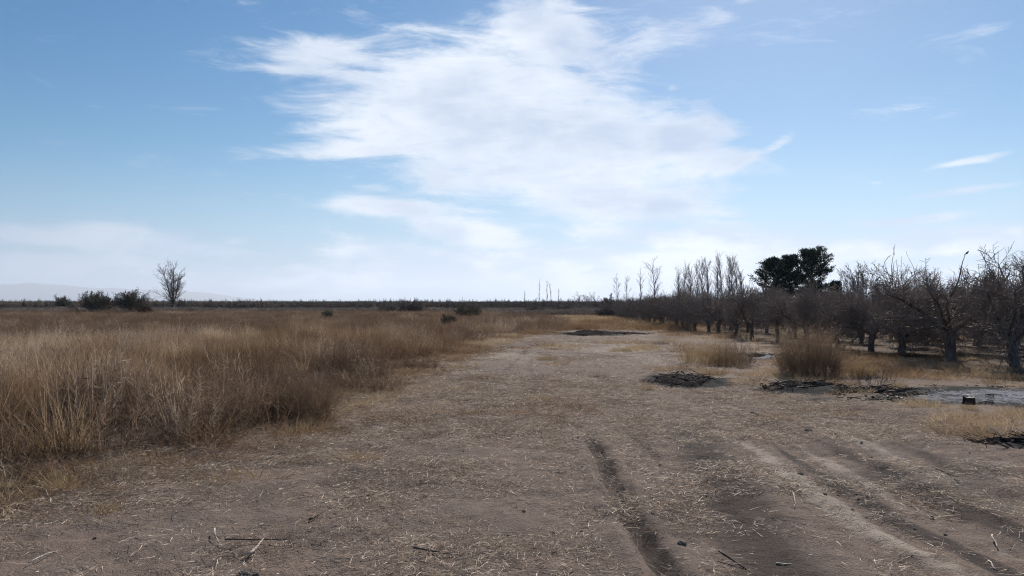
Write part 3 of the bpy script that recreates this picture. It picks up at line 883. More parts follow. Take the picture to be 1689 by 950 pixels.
for k, (px, py, dist, lab) in enumerate([
        (1413, 433, 58, 'pale fan-topped leafless tree rising behind the orchard right of the evergreens'),
        (1236, 474, 80, 'small leafless tree between the poplars and the evergreens')]):
    x, y = at(px, dist)
    bare_tree('bare_tree', lab, 'tree', x, y, top_h(py, dist), [(6, .05, .05, 14, .5, .34, .25), (4, .08, .06, 7, .45, .45, .2), (2, .1, .05, 4, .4, .5, .2), (1, .1, .05, 0, 0, 0, 0)],
              .085, 100 + k, n_lead=6, lead_angle=.5, trunk_h=.2, mats=GB, fine_r=.008, lead_len=.85)
for k, (px, dist) in enumerate([(960, 120), (983, 122), (946, 118)]):
    x, y = at(px, dist)
    bare_tree('scrub_tree', ['crooked bare scrub tree on the ditch bank, middle of three', 'crooked bare scrub tree nearest the small round tree, right of three', 'crooked bare scrub tree on the ditch bank, leftmost of three'][k],
              'tree', x, y, 3.1 - .3 * k, [(5, .2, .03, 9, .7, .45, .2), (3, .2, .05, 6, .6, .5, .2), (2, .2, .05, 0, 0, 0, 0)], .06, 120 + k, n_lead=4, lead_angle=.6, mats=DB, fine_r=.012)

# --- evergreens: dark layered conifers
def leaf_material(name, c1, c2, transl=.12):
    m, b, t = new_mat(name)
    n = noise(wpos(), 2.2, 3, .6); bv = attr('bv')
    c = mixcol(smooth(n * .5 + bv * .5, .3, .7), c1, c2)
    d = t.nodes.new('ShaderNodeBsdfDiffuse'); tr = t.nodes.new('ShaderNodeBsdfTranslucent'); mx = t.nodes.new('ShaderNodeMixShader')
    mx.inputs[0].default_value = transl
    t.links.new(c, d.inputs[0]); t.links.new(c, tr.inputs[0]); t.links.new(d.outputs[0], mx.inputs[1]); t.links.new(tr.outputs[0], mx.inputs[2])
    t.nodes.remove(b); t.links.new(mx.outputs[0], t.nodes['Material Output'].inputs[0])
    return m
M_EVER = leaf_material('evergreen_needles', (.030, .044, .034), (.065, .085, .060))
def evergreen(label, x, y, hgt, wid, seed, nb=64, crown0=.12, top_round=.5):
    rng = np.random.default_rng(seed)
    o = empty('evergreen_tree', (x, y, gz(x, y))); tag(o, label, 'conifer', 'evergreens behind the orchard')
    tp = [np.array([rng.normal() * .05 * t, rng.normal() * .05 * t, -.2 + t * hgt * .96]) for t in np.linspace(0, 1, 8)]
    tv, tf = tube(tp, .17 * (1.15 - np.linspace(0, 1, 8)), 8)
    obj('trunk', mesh_np('trunk', tv, tf, M_BARK, True), o)
    S, Vb = [], []
    for k in range(nb):
        t = crown0 + (1 - crown0) * (k + rng.random()) / nb
        a = k * 2.4 + rng.normal() * .3
        prof = (1 - max(0, (t - top_round) / (1 - top_round)) ** 1.6 * (.84 if wid < 3.6 else .62)) * (.50 + .75 * rng.random())
        L = wid / 2 * prof
        up = .1 + .55 * t + rng.normal() * .12
        d = unit(np.array([math.cos(a), math.sin(a), up]))
        p = np.array([0, 0, hgt * t * .95])
        pts = [p]
        for q in range(5):
            d = unit(d + np.array([0, 0, .05]) + rng.normal(size=3) * .08); pts.append(pts[-1] + d * L / 5)
        for q in range(5): S.append((*pts[q], *pts[q + 1], .03 * (1 - q / 6), .03 * (1 - (q + 1) / 6)))
        m_ = 150
        u = .25 + .80 * rng.random(m_) ** .8
        f = np.clip(u, 0, .999) * 5; ii = f.astype(int); P = np.array(pts)
        c = P[ii] + (P[ii + 1] - P[ii]) * (f - ii)[:, None]
        spread = .05 + .12 * np.sin(np.clip(u, 0, 1) * 2.6)
        c = c + rng.normal(size=(m_, 3)) * np.array([1, 1, .42]) * spread[:, None]
        dd = unit(d[None] * .9 + rng.normal(size=(m_, 3)) * .6)
        Vb.append(blades(c, dd, .11 + .13 * rng.random(m_), .045 + .04 * rng.random(m_), .2 * rng.random(m_), rng, seg=1))
    V, F, B = seg_mesh(S, 4)
    bm_ = mesh_np('branches', V, F, M_BARK)
    V, F, B = join(Vb)
    c = obj('crown', mesh_np('crown', V, F, M_EVER, attrs=dict(bv=B)), o)
    obj('branches', bm_, c)
    return o
for k, (px, py, dist, w, lab) in enumerate([
        (1275, 423, 66, 3.4, 'left of the three dark evergreen trees behind the orchard'),
        (1303, 418, 67, 3.3, 'middle of the three dark evergreen trees behind the orchard'),
        (1340, 413, 65, 3.9, 'right and tallest of the three dark evergreen trees behind the orchard')]):
    x, y = at(px, dist)
    evergreen(lab, x, y, top_h(py, dist) - .1, w, 200 + k, nb=80 if k < 2 else 100, top_round=(.55, .55, .68)[k])
x, y = at(1378, 64)
evergreen('low dark evergreen shrub at the right foot of the evergreen group', x, y, top_h(464, 64), 1.6, 210, nb=30)
# ------------------------------------------------------------------ shrubs
M_SHRUB = leaf_material('shrub_leaves', (.030, .036, .026), (.075, .085, .055))
M_SAGE = leaf_material('sage_leaves', (.070, .080, .055), (.15, .16, .11))
def shrub(name, label, cat, x, y, w, h, seed, leaf=None, leaf_n=2600, leaf_s=.10, stems=26, mats=DB, twig_r=.010, group=None, lumps=6):
    rng = np.random.default_rng(seed)
    o = empty(name, (x, y, gz(x, y))); tag(o, label, cat, group)
    spec = [(4, .14, .06, 7, .5, .5, .3), (3, .15, .06, 5, .5, .5, .2), (2, .15, .05, 0, 0, 0, 0)]
    out = [[], [], []]
    for k in range(stems):
        a = rng.random() * 6.283; e = rng.random() ** .7
        d = unit(np.array([math.cos(a) * e * w / 2, math.sin(a) * e * w / 2, h * (1.05 - .5 * e)]))
        L = math.hypot(e * w / 2, h * (1.0 - .45 * e)) * (.7 + .3 * rng.random())
        grow(rng, np.array([math.cos(a), math.sin(a), 0]) * w * .10 * rng.random(), d, L, .02, 0, spec, out)
    S = np.array(out[0] + out[1] + out[2]); S[:, 6:8] = np.maximum(S[:, 6:8], twig_r); S[:, 2] -= .03; 
    V, F, B = seg_mesh(S, 3)
    obj('stems', mesh_np('stems', V, F, mats[1]), o)
    if leaf:
        T = np.array(out[1] + out[2]); i = rng.integers(0, len(T), leaf_n); t = rng.random((leaf_n, 1))
        c = T[i, :3] * (1 - t) + T[i, 3:6] * t + rng.normal(size=(leaf_n, 3)) * leaf_s * .5
        dd = unit(rng.normal(size=(leaf_n, 3)) + np.array([0, 0, .5]))
        c[:, 2] = np.maximum(c[:, 2], .02)
        V, F, B = blades(c, dd, leaf_s * (.6 + .8 * rng.random(leaf_n)), leaf_s * .45 * (.7 + .6 * rng.random(leaf_n)), .3 * rng.random(leaf_n), rng, 1)
        obj('foliage', mesh_np('foliage', V, F, leaf, attrs=dict(bv=B)), o)
    return o
def S_(px, dist): return at(px, dist)
x, y = at(157, 112); shrub('leafy_shrub', 'left of the two big dark green shrubs at the far field edge', 'shrub', x, y, 5.8, 3.0, 301, M_SHRUB, 4000, .17, 44, twig_r=.018)
x, y = at(215, 112); shrub('leafy_shrub', 'right of the two big dark green shrubs at the far field edge', 'shrub', x, y, 4.8, 3.1, 302, M_SHRUB, 3600, .17, 40, twig_r=.018)
x, y = at(102, 190); shrub('round_shrub', 'small round dark tree on the horizon at the far left', 'shrub', x, y, 2.8, 3.2, 303, M_SHRUB, 2600, .26, 24, twig_r=.02)
x, y = at(238, 98); shrub('brown_bush', 'small reddish brown bush right of the two big green shrubs', 'bush', x, y, 1.7, 1.15, 304, None, 0, 0, 60, mats=(M_BARK, bark_material('brown_twig', (.09, .055, .035), (.15, .095, .06), 20)), twig_r=.010)
x, y = at(680, 117); shrub('dark_bush', 'wide dark leafless bush on the ditch at the middle horizon', 'bush', x, y, 4.7, 1.75, 305, None, 0, 0, 90, twig_r=.014)
x, y = at(741, 49); shrub('green_bush', 'small dark green bush standing in the brown field', 'bush', x, y, 1.0, .80, 306, M_SHRUB, 2200, .06, 26, twig_r=.005)
x, y = at(774, 78); shrub('olive_bush', 'broad olive green mound behind the small green bush', 'bush', x, y, 3.6, 1.05, 307, leaf_material('olive', (.07, .062, .034), (.14, .125, .07)), 3800, .11, 40, twig_r=.008)
x, y = at(541, 70); shrub('sage_bush', 'grey green low bush in the far field left of centre', 'bush', x, y, 1.5, .85, 308, M_SAGE, 2200, .09, 26, twig_r=.006)
for k, (px, d_, w, h) in enumerate([(882, 98, 2.6, 1.2), (1000, 88, 2.4, 1.1), (640, 118, 3, 1.1), (930, 108, 4, 1.3)]):
    x, y = at(px, d_)
    shrub('scrub_bush', ['dark bare bush below the bare saplings at mid horizon', 'dark round bush at the near end of the orchard row', 'low dark bush just left of the wide dark bush', 'wide tangle of bare scrub beyond the end of the track'][k], 'bush', x, y, w, h, 320 + k, None, 0, 0, 60, twig_r=.012)

# dark scrub along the ditch and the far plantation: uncountable
M_SCRUB = plant_material('scrub', [(.075, .065, .062), (.12, .10, .09), (.17, .135, .105), (.24, .19, .14)], .25)
def scrub_mesh(rng, n_=70, w=1.3, h=.9):
    a = rng.random(n_) * 6.283; r_ = w / 2 * np.sqrt(rng.random(n_)) * .6
    P = np.stack([np.cos(a) * r_, np.sin(a) * r_, np.zeros(n_) - .03], 1)
    D = unit(np.stack([np.cos(a) * .7, np.sin(a) * .7, np.ones(n_)], 1) + rng.normal(size=(n_, 3)) * .3)
    p1 = blades(P, D, h * (.5 + .6 * rng.random(n_)), .022 * (.6 + .8 * rng.random(n_)), .5 * rng.random(n_), rng, 2)
    k_ = n_ * 6; i = rng.integers(0, n_, k_); t = .3 + .7 * rng.random((k_, 1))
    Q = P[i] + D[i] * h * .75 * t
    p2 = blades(Q, unit(D[i] + rng.normal(size=(k_, 3)) * .6), h * (.15 + .25 * rng.random(k_)), .016 * (.6 + .8 * rng.random(k_)), .3 * rng.random(k_), rng, 1)
    return join([p1, p2])
src_scrub = make_sources('src_scrub', [mesh_np('scrub%d' % i, v, f, M_SCRUB, attrs=dict(bv=b)) for i, (v, f, b) in enumerate([scrub_mesh(RNG) for _ in range(4)])])
qx, qy = rand_pts(5200, -100, 14, 117, 150)
k = in_view(qx, qy, 6) & (fbm(qx / 9, qy / 3, 3, 91) > np.where(qy < 127, .45, .57))
qx, qy = qx[k], qy[k]
q2x, q2y = rand_pts(420, -1, 12, 92, 117); k = fbm(q2x / 3, q2y / 3, 3, 93) > .46
qx, qy = np.concatenate([qx, q2x[k]]), np.concatenate([qy, q2y[k]])
n = len(qx); hs_ = .55 + 1.1 * fbm(qx / 6, qy / 6, 3, 95) ** 1.5
scatter('ditch_scrub', src_scrub, np.stack([qx, qy, height(qx, qy)], 1), rand_rot(n, .1), np.stack([1.5 + .6 * RNG.random(n)] * 2 + [hs_], 1), RNG.integers(0, 4, n),
        np.clip(.1 + .6 * fbm(qx / 7, qy / 4, 3, 97) + .12 * RNG.normal(size=n), 0, 1), 'dark bare scrub along the ditch at the far field edge', 'scrub')
def whip_mesh(rng):
    pr = []
    S = []
    for k in range(7):
        a = rng.random() * 6.28; r_ = .5 * rng.random()
        p = np.array([math.cos(a) * r_, math.sin(a) * r_, -.05]); h = 1.6 + 1.2 * rng.random()
        S.append((*p, *(p + [rng.normal() * .1, rng.normal() * .1, h]), .05, .02))
        for q in range(14):
            t = .15 + .6 * rng.random(); b_ = p + [0, 0, h * t]; d = unit(np.array([rng.normal(), rng.normal(), 1.2]))
            S.append((*b_, *(b_ + d * h * .38 * rng.random()), .03, .012))
    return seg_mesh(S, 3)
src_whip = make_sources('src_whip', [mesh_np('whip%d' % i, v, f, M_SCRUB, attrs=dict(bv=b)) for i, (v, f, b) in enumerate([whip_mesh(RNG) for _ in range(4)])])
qx, qy = rand_pts(9000, -250, 45, 230, 340)
k = in_view(qx, qy, 10); qx, qy = qx[k], qy[k]; n = len(qx)
zs = .62 + .16 * RNG.random(n) + .28 * fbm(qx / 14, qy / 14, 2, 99) + .35 * (RNG.random(n) < .03)
scatter('far_plantation', src_whip, np.stack([qx, qy, height(qx, qy)], 1), rand_rot(n, .03), np.stack([1.2 + 0 * zs] * 2 + [zs], 1), RNG.integers(0, 4, n),
        .35 + .45 * RNG.random(n), 'far plantation of young bare trees forming the horizon line', 'trees')

# big dry bushes on the right verge
def feather_bush(name, label, x, y, w, h, seed, n_st, mat, lean=(0, 0), cat='bush', width=.0045, tint=.45):
    rng = np.random.default_rng(seed)
    o = empty(name, (x, y, gz(x, y))); tag(o, label, cat)
    a = rng.random(n_st) * 6.283; e = np.sqrt(rng.random(n_st))
    P = np.stack([np.cos(a) * e * w * .40, np.sin(a) * e * w * .40, np.zeros(n_st) - .02], 1)
    D = unit(np.stack([np.cos(a) * e * w * .22 + lean[0], np.sin(a) * e * w * .22 + lean[1], h * np.ones(n_st)], 1) + rng.normal(size=(n_st, 3)) * .30 * h)
    L = h * (.5 + .55 * rng.random(n_st)) * (1.10 - .62 * e ** 2)
    s1 = blades(P, D, L, width * (.8 + .6 * rng.random(n_st)), .2 * rng.random(n_st), rng)
    kk = n_st * 14; i = rng.integers(0, n_st, kk); t = .2 + .75 * rng.random(kk)
    s2 = blades(P[i] + D[i] * (L[i] * t)[:, None], unit(D[i] + rng.normal(size=(kk, 3)) * .42), h * (.07 + .16 * rng.random(kk)), width * (.5 + .5 * rng.random(kk)), .3 * rng.random(kk), rng, 2)
    for nm, (V, F, B) in (('stems', s1), ('twigs', s2)):
        V[:, 2] = np.maximum(V[:, 2], -.02)
        ob = obj(nm, mesh_np(nm, V, F, mat, attrs=dict(bv=B, tint=np.full(len(V), tint))), o)
        if nm == 'twigs': ob['kind'] = 'stuff'
    return o
M_BUSH = plant_material('brown_bush', [(.075, .048, .032), (.13, .085, .055), (.20, .135, .085), (.27, .20, .13)], .3, inst=False)
M_TUFT = plant_material('gold_tuft', [(.14, .09, .045), (.25, .17, .085), (.36, .26, .14), (.46, .37, .24)], .35, inst=False)
M_PALETUFT = plant_material('pale_tuft', [(.17, .135, .095), (.26, .21, .15), (.36, .30, .22), (.48, .42, .33)], .3, inst=False)
M_BURNT = plant_material('burnt_stems', [(.015, .014, .014), (.025, .022, .021), (.05, .04, .034), (.08, .06, .05)], .1, inst=False)
x, y = gp(1333, 620); feather_bush('dry_bush', 'large feathery brown dry bush behind the burnt ground', x, y, 1.45, 1.32, 401, 560, M_BUSH, (.05, 0), 'bush', .0065, .72)
x, y = gp(1408, 620); feather_bush('dry_bush', 'lower tan dry bush to the right of the large feathery bush', x, y, 1.0, .62, 402, 260, M_TUFT, (.1, 0))
x, y = gp(1440, 636); feather_bush('burnt_weeds', 'sparse scorched dark weeds at the left end of the ash', x, y, 1.0, .42, 403, 60, M_BURNT, (.05, 0), 'weeds')
x, y = gp(1170, 600); feather_bush('golden_clump', 'broad golden grass clump right of the track, beyond the burnt heap', x, y, 1.9, .72, 404, 380, M_TUFT, (.2, 0), 'grass clump')
x, y = gp(1210, 604); feather_bush('weed_clump', 'brownish weed clump at the right side of the golden grass clump', x, y, 1.2, .72, 405, 260, M_BUSH, (0, 0), 'weeds')
x, y = gp(1288, 577); feather_bush('dry_sapling', 'pale thin dry stems standing at the orchard edge left of the feathery bush', x, y, .7, 1.25, 406, 16, M_PALETUFT, (0, 0), 'sapling', .011)

# charred bits lying on the ash
src_charbit = make_sources('src_charbit', [mesh_np('charbit%d' % i, *seg_mesh(np.concatenate([(p := np.concatenate([RNG.normal(size=(14, 2)) * .14, np.full((14, 1), .008)], 1)), p + RNG.normal(size=(14, 3)) * [.07, .07, .012], RNG.random((14, 1)) * .010 + .004, RNG.random((14, 1)) * .006 + .002], 1), 4)[:2], M_BURNT) for i in range(4)])
kx, ky = rand_pts(1500, 4, 13, 11.5, 25)
k = (char_mask(kx, ky) > -.05) & (RNG.random(1500) < .13)
kx, ky = kx[k], ky[k]; n = len(kx)
scatter('charred_litter', src_charbit, np.stack([kx, ky, height(kx, ky)], 1), rand_rot(n, .1), np.stack([.6 + .8 * RNG.random(n)] * 3, 1), RNG.integers(0, 4, n), RNG.random(n),
        'black charred bits scattered over the ash patch', 'charcoal')

# single tufts
TUFTS = [  # px, py(base), width, height, material, label
    (104, 806, .30, .26, M_TUFT, 'golden round grass tuft in front of the tall field edge at left'),
    (178, 842, .14, .13, M_TUFT, 'small golden grass tuft lower right of the round tuft at left'),
    (8, 806, .20, .17, M_PALETUFT, 'dry grass tuft cut by the left picture edge'),
    (902, 594, .55, .28, M_TUFT, 'tan grass tuft on the far middle of the track'),
    (990, 622, .32, .30, M_PALETUFT, 'upright grey grass tuft in the middle of the track'),
    (1067, 641, .20, .19, M_TUFT, 'small yellow tuft left of the burnt heap'),
    (873, 652, .42, .14, M_BUSH, 'low dark weed tuft in the middle of the track'),
    (1022, 636, .40, .14, M_PALETUFT, 'low spreading straw tuft beside the upright grey tuft'),
    (895, 622, .55, .15, M_BUSH, 'low reddish brown tuft below the far tan tuft'),
    (1597, 680, .26, .12, M_TUFT, 'golden tuft right in front of the small stump'),
    (1676, 684, .34, .17, M_TUFT, 'golden tuft at the right picture edge below the ash'),
    (715, 716, .45, .12, M_BUSH, 'low rusty brown tuft at left centre of the track'),
    (590, 752, .55, .14, M_TUFT, 'flattened tan tuft near the field edge at left centre'),
    (370, 786, .75, .13, M_TUFT, 'long flattened tan tuft below the tall field edge'),
    (500, 712, .60, .28, M_TUFT, 'rounded golden tuft at the foot of the tall grass corner'),
    (1090, 570, .8, .24, M_BUSH, 'low brown tuft on the right verge near the far debris'),
    (1480, 640, .35, .20, M_TUFT, 'tan tuft behind the burnt strip left of the ash'),
    (765, 612, .40, .13, M_PALETUFT, 'small pale tuft near the left edge of the far track'),
    (640, 870, .16, .05, M_PALETUFT, 'tiny pale tuft in the foreground left of centre'),
]
for k, (px, py, w, h, mt, lab) in enumerate(TUFTS):
    x, y = gp(px, py); rng = np.random.default_rng(500 + k)
    o = empty('grass_tuft', (x, y, gz(x, y)), 0); tag(o, lab, 'grass tuft', 'single grass tufts')
    nb = int(90 + 260 * w)
    V, F, B = grass_clump(rng, nb, h * 1.1, w * .36, 1.0, .0045, .8)
    obj('blades', mesh_np('blades', V, F, mt, attrs=dict(bv=B, tint=np.full(len(V), .35 + .3 * rng.random()))), o)
    V, F, B = straw_patch(rng, int(30 + 40 * w), w * .5, .04, .16, .004)
    obj('fallen_blades', mesh_np('fallen_blades', V, F, mt, attrs=dict(bv=B, tint=np.full(len(V), .6))), o)

# dead branchy weed at the field edge
x, y = gp(193, 789)
feather_bush('dead_weed', 'grey branching dead weed right of the golden round tuft', x, y, .62, .34, 420, 26, M_PALETUFT, (.05, 0), 'weed', .006)
x, y = gp(505, 690)
feather_bush('leaning_weed', 'tall golden weed bundle leaning right at the corner of the field', x, y, .95, .86, 421, 300, M_BUSH, (.12, 0), 'weed', .0045, .55)

# ------------------------------------------------------------------ burnt heaps, sticks, stump, bird
M_CHAR, b_, t_ = new_mat('charcoal')
n_ = noise(wpos(), 30, 5, .7)
t_.links.new(mixcol(smooth(n_, .4, .75), (.020, .018, .018), (.125, .105, .090)), b_.inputs['Base Color']); b_.inputs['Roughness'].default_value = 1; b_.inputs['Specular IOR Level'].default_value = 0
M_PALEWOOD = bark_material('bleached_wood', (.33, .28, .22), (.52, .47, .40), 25)
M_BROWNWOOD = bark_material('brown_stick', (.06, .045, .035), (.14, .11, .085), 25)
def stick_mesh(name, rng, L, r, mat, bend=.06, flat=1.0, fork=False):
    pts = [np.array([0, 0, 0.])]; d = np.array([1., 0, 0])
    for k in range(5):
        d = unit(d + np.array([0, rng.normal() * bend, rng.normal() * bend * .5])); pts.append(pts[-1] + d * L / 5)
    pts = np.array(pts); pts -= pts.mean(0)
    V, F = tube(pts, r * (1 - .5 * np.linspace(0, 1, 6)) * (.85 + .3 * rng.random(6)), 6)
    V[:, 2] *= flat
    V[:, 2] -= V[:, 2].min()
    return mesh_np(name, V, F, mat, True)
def heap(label, x, y, w, dep, h, seed, n_st, n_big, cat='burnt heap'):
    rng = np.random.default_rng(seed)
    o = empty('charred_heap', (x, y, gz(x, y))); tag(o, label, cat)
    m_ = 34
    u = np.linspace(-1, 1, m_); U, W_ = np.meshgrid(u, u)
    h *= .32
    hh = h * np.clip(1 - U ** 2 - W_ ** 2, 0, 1) * (.1 + 1.8 * fbm(U * 3.5 + seed, W_ * 3.5, 4, 7)) + .06 * (fbm(U * 9 + seed, W_ * 9, 3, 8) - .5)
    gx_, gy_ = U * w / 2, W_ * dep / 2
    rr = np.sqrt(U ** 2 + W_ ** 2) - (fbm(U * 2.2 + seed, W_ * 2.2, 3, 9) - .5) * 1.3
    Z = height(gx_ + x, gy_ + y) - gz(x, y) + hh - .09 * sstep(rr, .4, .85)
    ii = np.arange(m_ * m_).reshape(m_, m_)
    q = np.stack([ii[:-1, :-1], ii[:-1, 1:], ii[1:, 1:], ii[1:, :-1]], -1).reshape(-1, 4)
    q = q[(rr.ravel()[q].mean(1) < .80)]
    obj('ash_mound', mesh_np('ash_mound', np.stack([gx_.ravel(), gy_.ravel(), Z.ravel()], 1), q, M_CHAR, True), o)
    a = rng.random(n_st * 3) * 6.283; e = np.sqrt(rng.random(n_st * 3)) * 1.15
    ok = fbm(np.cos(a) * e * 2.2 + seed, np.sin(a) * e * 2.2, 3, 9) > .38 + .22 * e
    a, e = a[ok][:n_st], e[ok][:n_st]; n_st = len(a)
    P = np.stack([np.cos(a) * e * w / 2, np.sin(a) * e * dep / 2, np.zeros(n_st)], 1)
    P[:, 2] = height(P[:, 0] + x, P[:, 1] + y) - gz(x, y) + h * .8 * rng.random(n_st) * np.clip(1 - e * e, 0, 1) + .004
    a2 = rng.random(n_st) * 6.283
    D = unit(np.stack([np.cos(a2), np.sin(a2), .1 + .35 * rng.random(n_st)], 1))
    L = .06 + .22 * rng.random(n_st) ** 2
    V, F, B = seg_mesh(np.concatenate([P, P + D * L[:, None], (.003 + .005 * rng.random(n_st))[:, None], np.full((n_st, 1), .003)], 1), 4)
    tag(obj('burnt_twigs', mesh_np('burnt_twigs', V, F, M_CHAR), o), kind='stuff')
    for k in range(n_big):
        e_ = .7 * rng.random(); a_ = rng.random() * 6.283
        s = obj('burnt_stick', stick_mesh('burnt_stick', rng, .3 + .4 * rng.random(), .010 + .008 * rng.random(), M_CHAR if k % 3 else M_BROWNWOOD, .12), o)
        px_, py_ = math.cos(a_) * e_ * w / 2, math.sin(a_) * e_ * dep / 2
        s.location = (px_, py_, gz(x + px_, y + py_) - gz(x, y) + h * .5 * (1 - e_ * e_)); s.rotation_euler = (0, rng.normal() * .10, rng.random() * 3.14)
    return o
x, y = gp(1130, 628); heap('flat black burnt heap right of the middle of the track', x, y, 1.5, 3.0, .16, 601, 320, 6)
x, y = gp(1330, 640); heap('black burnt heap in front of the large feathery bush', x, y, 1.5, 1.6, .24, 602, 380, 7)
x, y = gp(1440, 648); heap('black burnt strip at the left end of the ash patch', x, y, 1.8, 1.5, .12, 603, 300, 5)
x, y = gp(975, 551); heap('long dark pile of burnt debris across the far end of the track', x, y, 3.6, 4.0, .42, 604, 520, 9)
x, y = gp(1040, 551); heap('low dark scatter of burnt debris right of the far pile', x, y, 2.4, 2.6, .18, 605, 240, 4)
x, y = gp(1683, 736); heap('dark burnt heap cut by the right picture edge', x, y, .9, 1.0, .18, 606, 200, 4)
x, y = gp(1290, 592); heap('faint dark burnt margin behind the small far ash patch', x - .7, y, 1.2, .8, .06, 607, 80, 2)

STICKS = [  # px, py, length px, tilt in picture (deg, + = rising right), radius, material, flat, label
    (426, 902, 36, 38, .013, M_PALEWOOD, .6, 'bleached split piece of wood lying in the left foreground'),
    (430, 893, 110, 2, .006, M_BROWNWOOD, 1, 'long thin dark stick lying behind the bleached wood'),
    (363, 888, 26, -70, .006, M_PALEWOOD, 1, 'short pale curved twig left of the bleached wood'),
    (526, 855, 34, 28, .009, M_BROWNWOOD, 1, 'short dark stick in the foreground left of centre'),
    (585, 820, 70, -3, .005, M_BROWNWOOD, 1, 'straight thin dark twig lying left of centre'),
    (715, 913, 60, -12, .008, M_BROWNWOOD, 1, 'dark stick lying flat at the bottom centre'),
    (1290, 930, 26, -5, .010, M_PALEWOOD, .5, 'pale chip of wood at the bottom right of centre'),
    (1205, 930, 46, -28, .008, M_BROWNWOOD, 1, 'dark bent stick at the bottom right of centre'),
    (1632, 938, 22, -45, .006, M_PALEWOOD, 1, 'short pale twig near the lower right corner'),
    (1636, 899, 16, -80, .006, M_PALEWOOD, 1, 'short upright-looking pale twig at the right foreground'),
    (1308, 836, 26, -55, .004, M_PALEWOOD, 1, 'pale straw-like twig on the dark wheel band'),
    (1590, 690, 50, 8, .014, M_CHAR, 1, 'curved blackened branch on the verge in front of the stump'),
    (1255, 683, 44, -14, .012, M_BROWNWOOD, 1, 'dark stick on the right side of the track beyond the ruts'),
    (905, 549, 24, 0, .05, M_CHAR, 1, 'short black log lying left of the far burnt debris'),
    (950, 812, 40, -3, .004, M_PALEWOOD, 1, 'thin pale stalk lying just left of the deep rut'),
    (80, 913, 60, 32, .004, M_PALEWOOD, 1, 'pale stalk lying in the lower left corner'),
    (1560, 790, 40, -30, .008, M_BROWNWOOD, 1, 'forked dark stick on the right wheel tracks'),
    (1518, 815, 26, -10, .006, M_PALEWOOD, .6, 'pale sliver of wood on the right wheel tracks'),
    (84, 822, 22, 55, .007, M_PALEWOOD, 1, 'short whitish stick below the golden round tuft'),
    (1680, 707, 24, -35, .006, M_PALEWOOD, 1, 'pale stick at the right picture edge on the verge'),
]
for k, (px, py, lp, tilt, r_, mt, fl, lab) in enumerate(STICKS):
    x, y = gp(px, py); rng = np.random.default_rng(700 + k)
    dx, dy = lp * math.cos(R(tilt)) / 2, lp * math.sin(R(tilt)) / 2
    ax, ay = gp(px - dx, min(py + dy, 1000)); bx_, by_ = gp(px + dx, py - dy)
    L = min(math.hypot(bx_ - ax, by_ - ay), .75); rz = math.atan2(by_ - ay, bx_ - ax)
    o = obj('stick' if mt is not M_PALEWOOD else 'wood_piece', stick_mesh('stick', rng, L, r_, mt, .10, fl), None, (x, y, gz(x, y) + .004))
    o.rotation_euler = (0, 0, rz)
    tag(o, lab, 'stick')
for k, (px, py, s, lab) in enumerate([(1332, 711, .05, 'dark round clod of earth right of the ruts at mid distance'), (1317, 793, .035, 'dark clod beside straw between the right wheel tracks'),
                                      (791, 715, .03, 'small brown clod at the centre of the track'), (412, 942, .06, 'dark mossy lump of earth at the bottom left'),
                                      (1123, 905, .03, 'whitish clod by the deep rut at the bottom')]):
    x, y = gp(px, py)
    o = obj('earth_clod', clod_mesh('earth_clod', np.random.default_rng(800 + k), 3), None, (x, y, gz(x, y) + s * .25)); o.scale = (s, s, s)
    tag(o, lab, 'clod')

# stump with a pale cut top
x, y = gp(1596, 670)
o = empty('tree_stump', (x, y, gz(x, y))); tag(o, 'small blackened stump with a pale sawn top at the ash patch', 'stump')
a_ = np.linspace(0, 6.283, 19)[:-1]; rng = np.random.default_rng(9)
rv = .082 * (1 + .10 * rng.normal(size=18) * .6)
rings = [(1.25, -.06), (1.08, .03), (1.0, .08), (1.0, .135)]
V = np.array([[math.cos(t) * r0 * s, math.sin(t) * r0 * s, z + (.022 * math.sin(t) if z > .1 else 0) + .006 * math.sin(t * 3)] for s, z in rings for t, r0 in zip(a_, rv)])
F = np.array([[i * 18 + k, i * 18 + (k + 1) % 18, (i + 1) * 18 + (k + 1) % 18, (i + 1) * 18 + k] for i in range(3) for k in range(18)])
obj('bark', mesh_np('bark', V, F, M_CHAR, True), o)
V2 = np.concatenate([V[54:] * [1, 1, 1], V[54:] * [.5, .5, 1] + [0, 0, .004], [[0, 0, .140]]])
F2 = np.array([[k, (k + 1) % 18, 18 + (k + 1) % 18, 18 + k] for k in range(18)]); T2 = np.array([[18 + k, 18 + (k + 1) % 18, 36] for k in range(18)])
obj('cut_top', mesh_np('cut_top', V2, [F2, T2], M_PALEWOOD), o)

# bird on the tallest orchard tree
x, y = front_pts[1]
bx0, bz0 = at(1596, y)[0], top_h(419, y)
o = empty('perched_bird', (bx0, y, bz0), R(25), .6); tag(o, 'small dark bird perched on the highest twig of the tallest orchard tree', 'bird')
M_BIRD, b_, t_ = new_mat('bird_plumage'); b_.inputs['Base Color'].default_value = (.05, .043, .038, 1)
prof = [(-.10, .0, .012), (-.085, .012, .022), (-.05, .03, .036), (-.01, .05, .042), (.03, .075, .036), (.055, .098, .024), (.075, .118, .026), (.095, .122, .018), (.108, .120, .006), (.122, .117, .0015)]
V, F = tube(np.array([[p[0], 0, p[1]] for p in prof]), np.array([p[2] for p in prof]), 10)
obj('body', mesh_np('body', V, F, M_BIRD, True), o)
V, F = tube(np.array([[-.085, 0, .012], [-.14, 0, -.018], [-.19, 0, -.045]]), np.array([.014, .016, .018]), 6); V[:, 2] = V[:, 2] * 1.0; 
obj('tail', mesh_np('tail', V, F, M_BIRD), o)
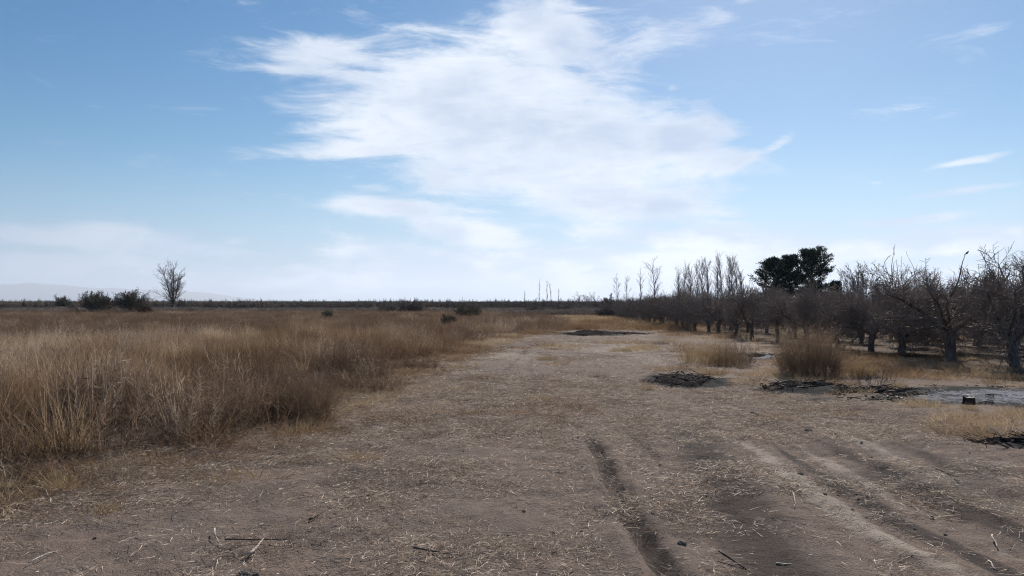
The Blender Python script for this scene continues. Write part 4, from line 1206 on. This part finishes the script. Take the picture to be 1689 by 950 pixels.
for s_ in (-1, 1):
    V, F = tube(np.array([[.0, s_ * .014, .02], [.004, s_ * .014, -.012]]), np.array([.004, .003]), 5); obj('leg', mesh_np('leg', V, F, M_BIRD), o)
# the twig it sits on, part of the tall tree
tall = [q for q in bpy.data.objects if q.name.startswith('orchard_tree') and q.get('label', '').startswith('tallest')][0]
inv = Matrix.LocRotScale(tall.location, tall.rotation_euler, tall.scale).inverted()
pts = [Vector((x + (bx0 - x) * t + .05 * math.sin(t * 5), y, gz(x, y) + 1.7 + (bz0 - .01 - gz(x, y) - 1.7) * t)) for t in np.linspace(0, 1, 7)]
V, F = tube(np.array([list(inv @ p) for p in pts]), np.linspace(.022, .005, 7), 5)
obj('limb', mesh_np('limb', V, F, M_BARK, True), tall)
# ------------------------------------------------------------------ far mountains and the air between
mx = np.linspace(-21000, -5800, 140); my = np.linspace(18300, 21800, 30)
MX, MY = np.meshgrid(mx, my)
ridge = 500 * np.exp(-((MX + 12200) / 2300) ** 2) + 330 * np.exp(-((MX + 8600) / 2000) ** 2) + 420 * np.exp(-((MX + 17000) / 3000) ** 2)
MZ = ridge * (.55 + .8 * fbm(MX / 1500, MY / 1500, 5, 3)) * np.sin(np.clip((MY - 18300) / 3500, 0, 1) * math.pi) - 8
ii = np.arange(MX.size).reshape(MX.shape)
q = np.stack([ii[:-1, :-1], ii[:-1, 1:], ii[1:, 1:], ii[1:, :-1]], -1).reshape(-1, 4)
M_MTN, b_, t_ = new_mat('mountain'); n_ = noise(wpos(), .002, 6, .6)
t_.links.new(mixcol(n_, (.10, .085, .07), (.17, .15, .13)), b_.inputs['Base Color'])
tag(obj('mountain_range', mesh_np('mountain_range', np.stack([MX.ravel(), MY.ravel(), MZ.ravel()], 1), q, M_MTN, True)), kind='structure')
HAZE = True
if HAZE:
    X0, X1, Y0, Y1, Z0, Z1 = -23500, 23500, -23500, 23500, -12, 620
    V = np.array([[a, b, c] for a in (X0, X1) for b in (Y0, Y1) for c in (Z0, Z1)], float)
    F = np.array([[0, 1, 3, 2], [4, 6, 7, 5], [0, 4, 5, 1], [2, 3, 7, 6], [0, 2, 6, 4], [1, 5, 7, 3]])
    mh = bpy.data.materials.new('haze_air'); mh.use_nodes = True
    mh.node_tree.nodes.clear()
    po = mh.node_tree.nodes.new('ShaderNodeOutputMaterial'); pv = mh.node_tree.nodes.new('ShaderNodeVolumePrincipled')
    pv.inputs['Color'].default_value = (.80, .88, 1.0, 1); pv.inputs['Density'].default_value = .00007; pv.inputs['Anisotropy'].default_value = .30
    mh.node_tree.links.new(pv.outputs[0], po.inputs['Volume'])
    o = obj('haze', mesh_np('haze', V, F, mh)); tag(o, kind='stuff')
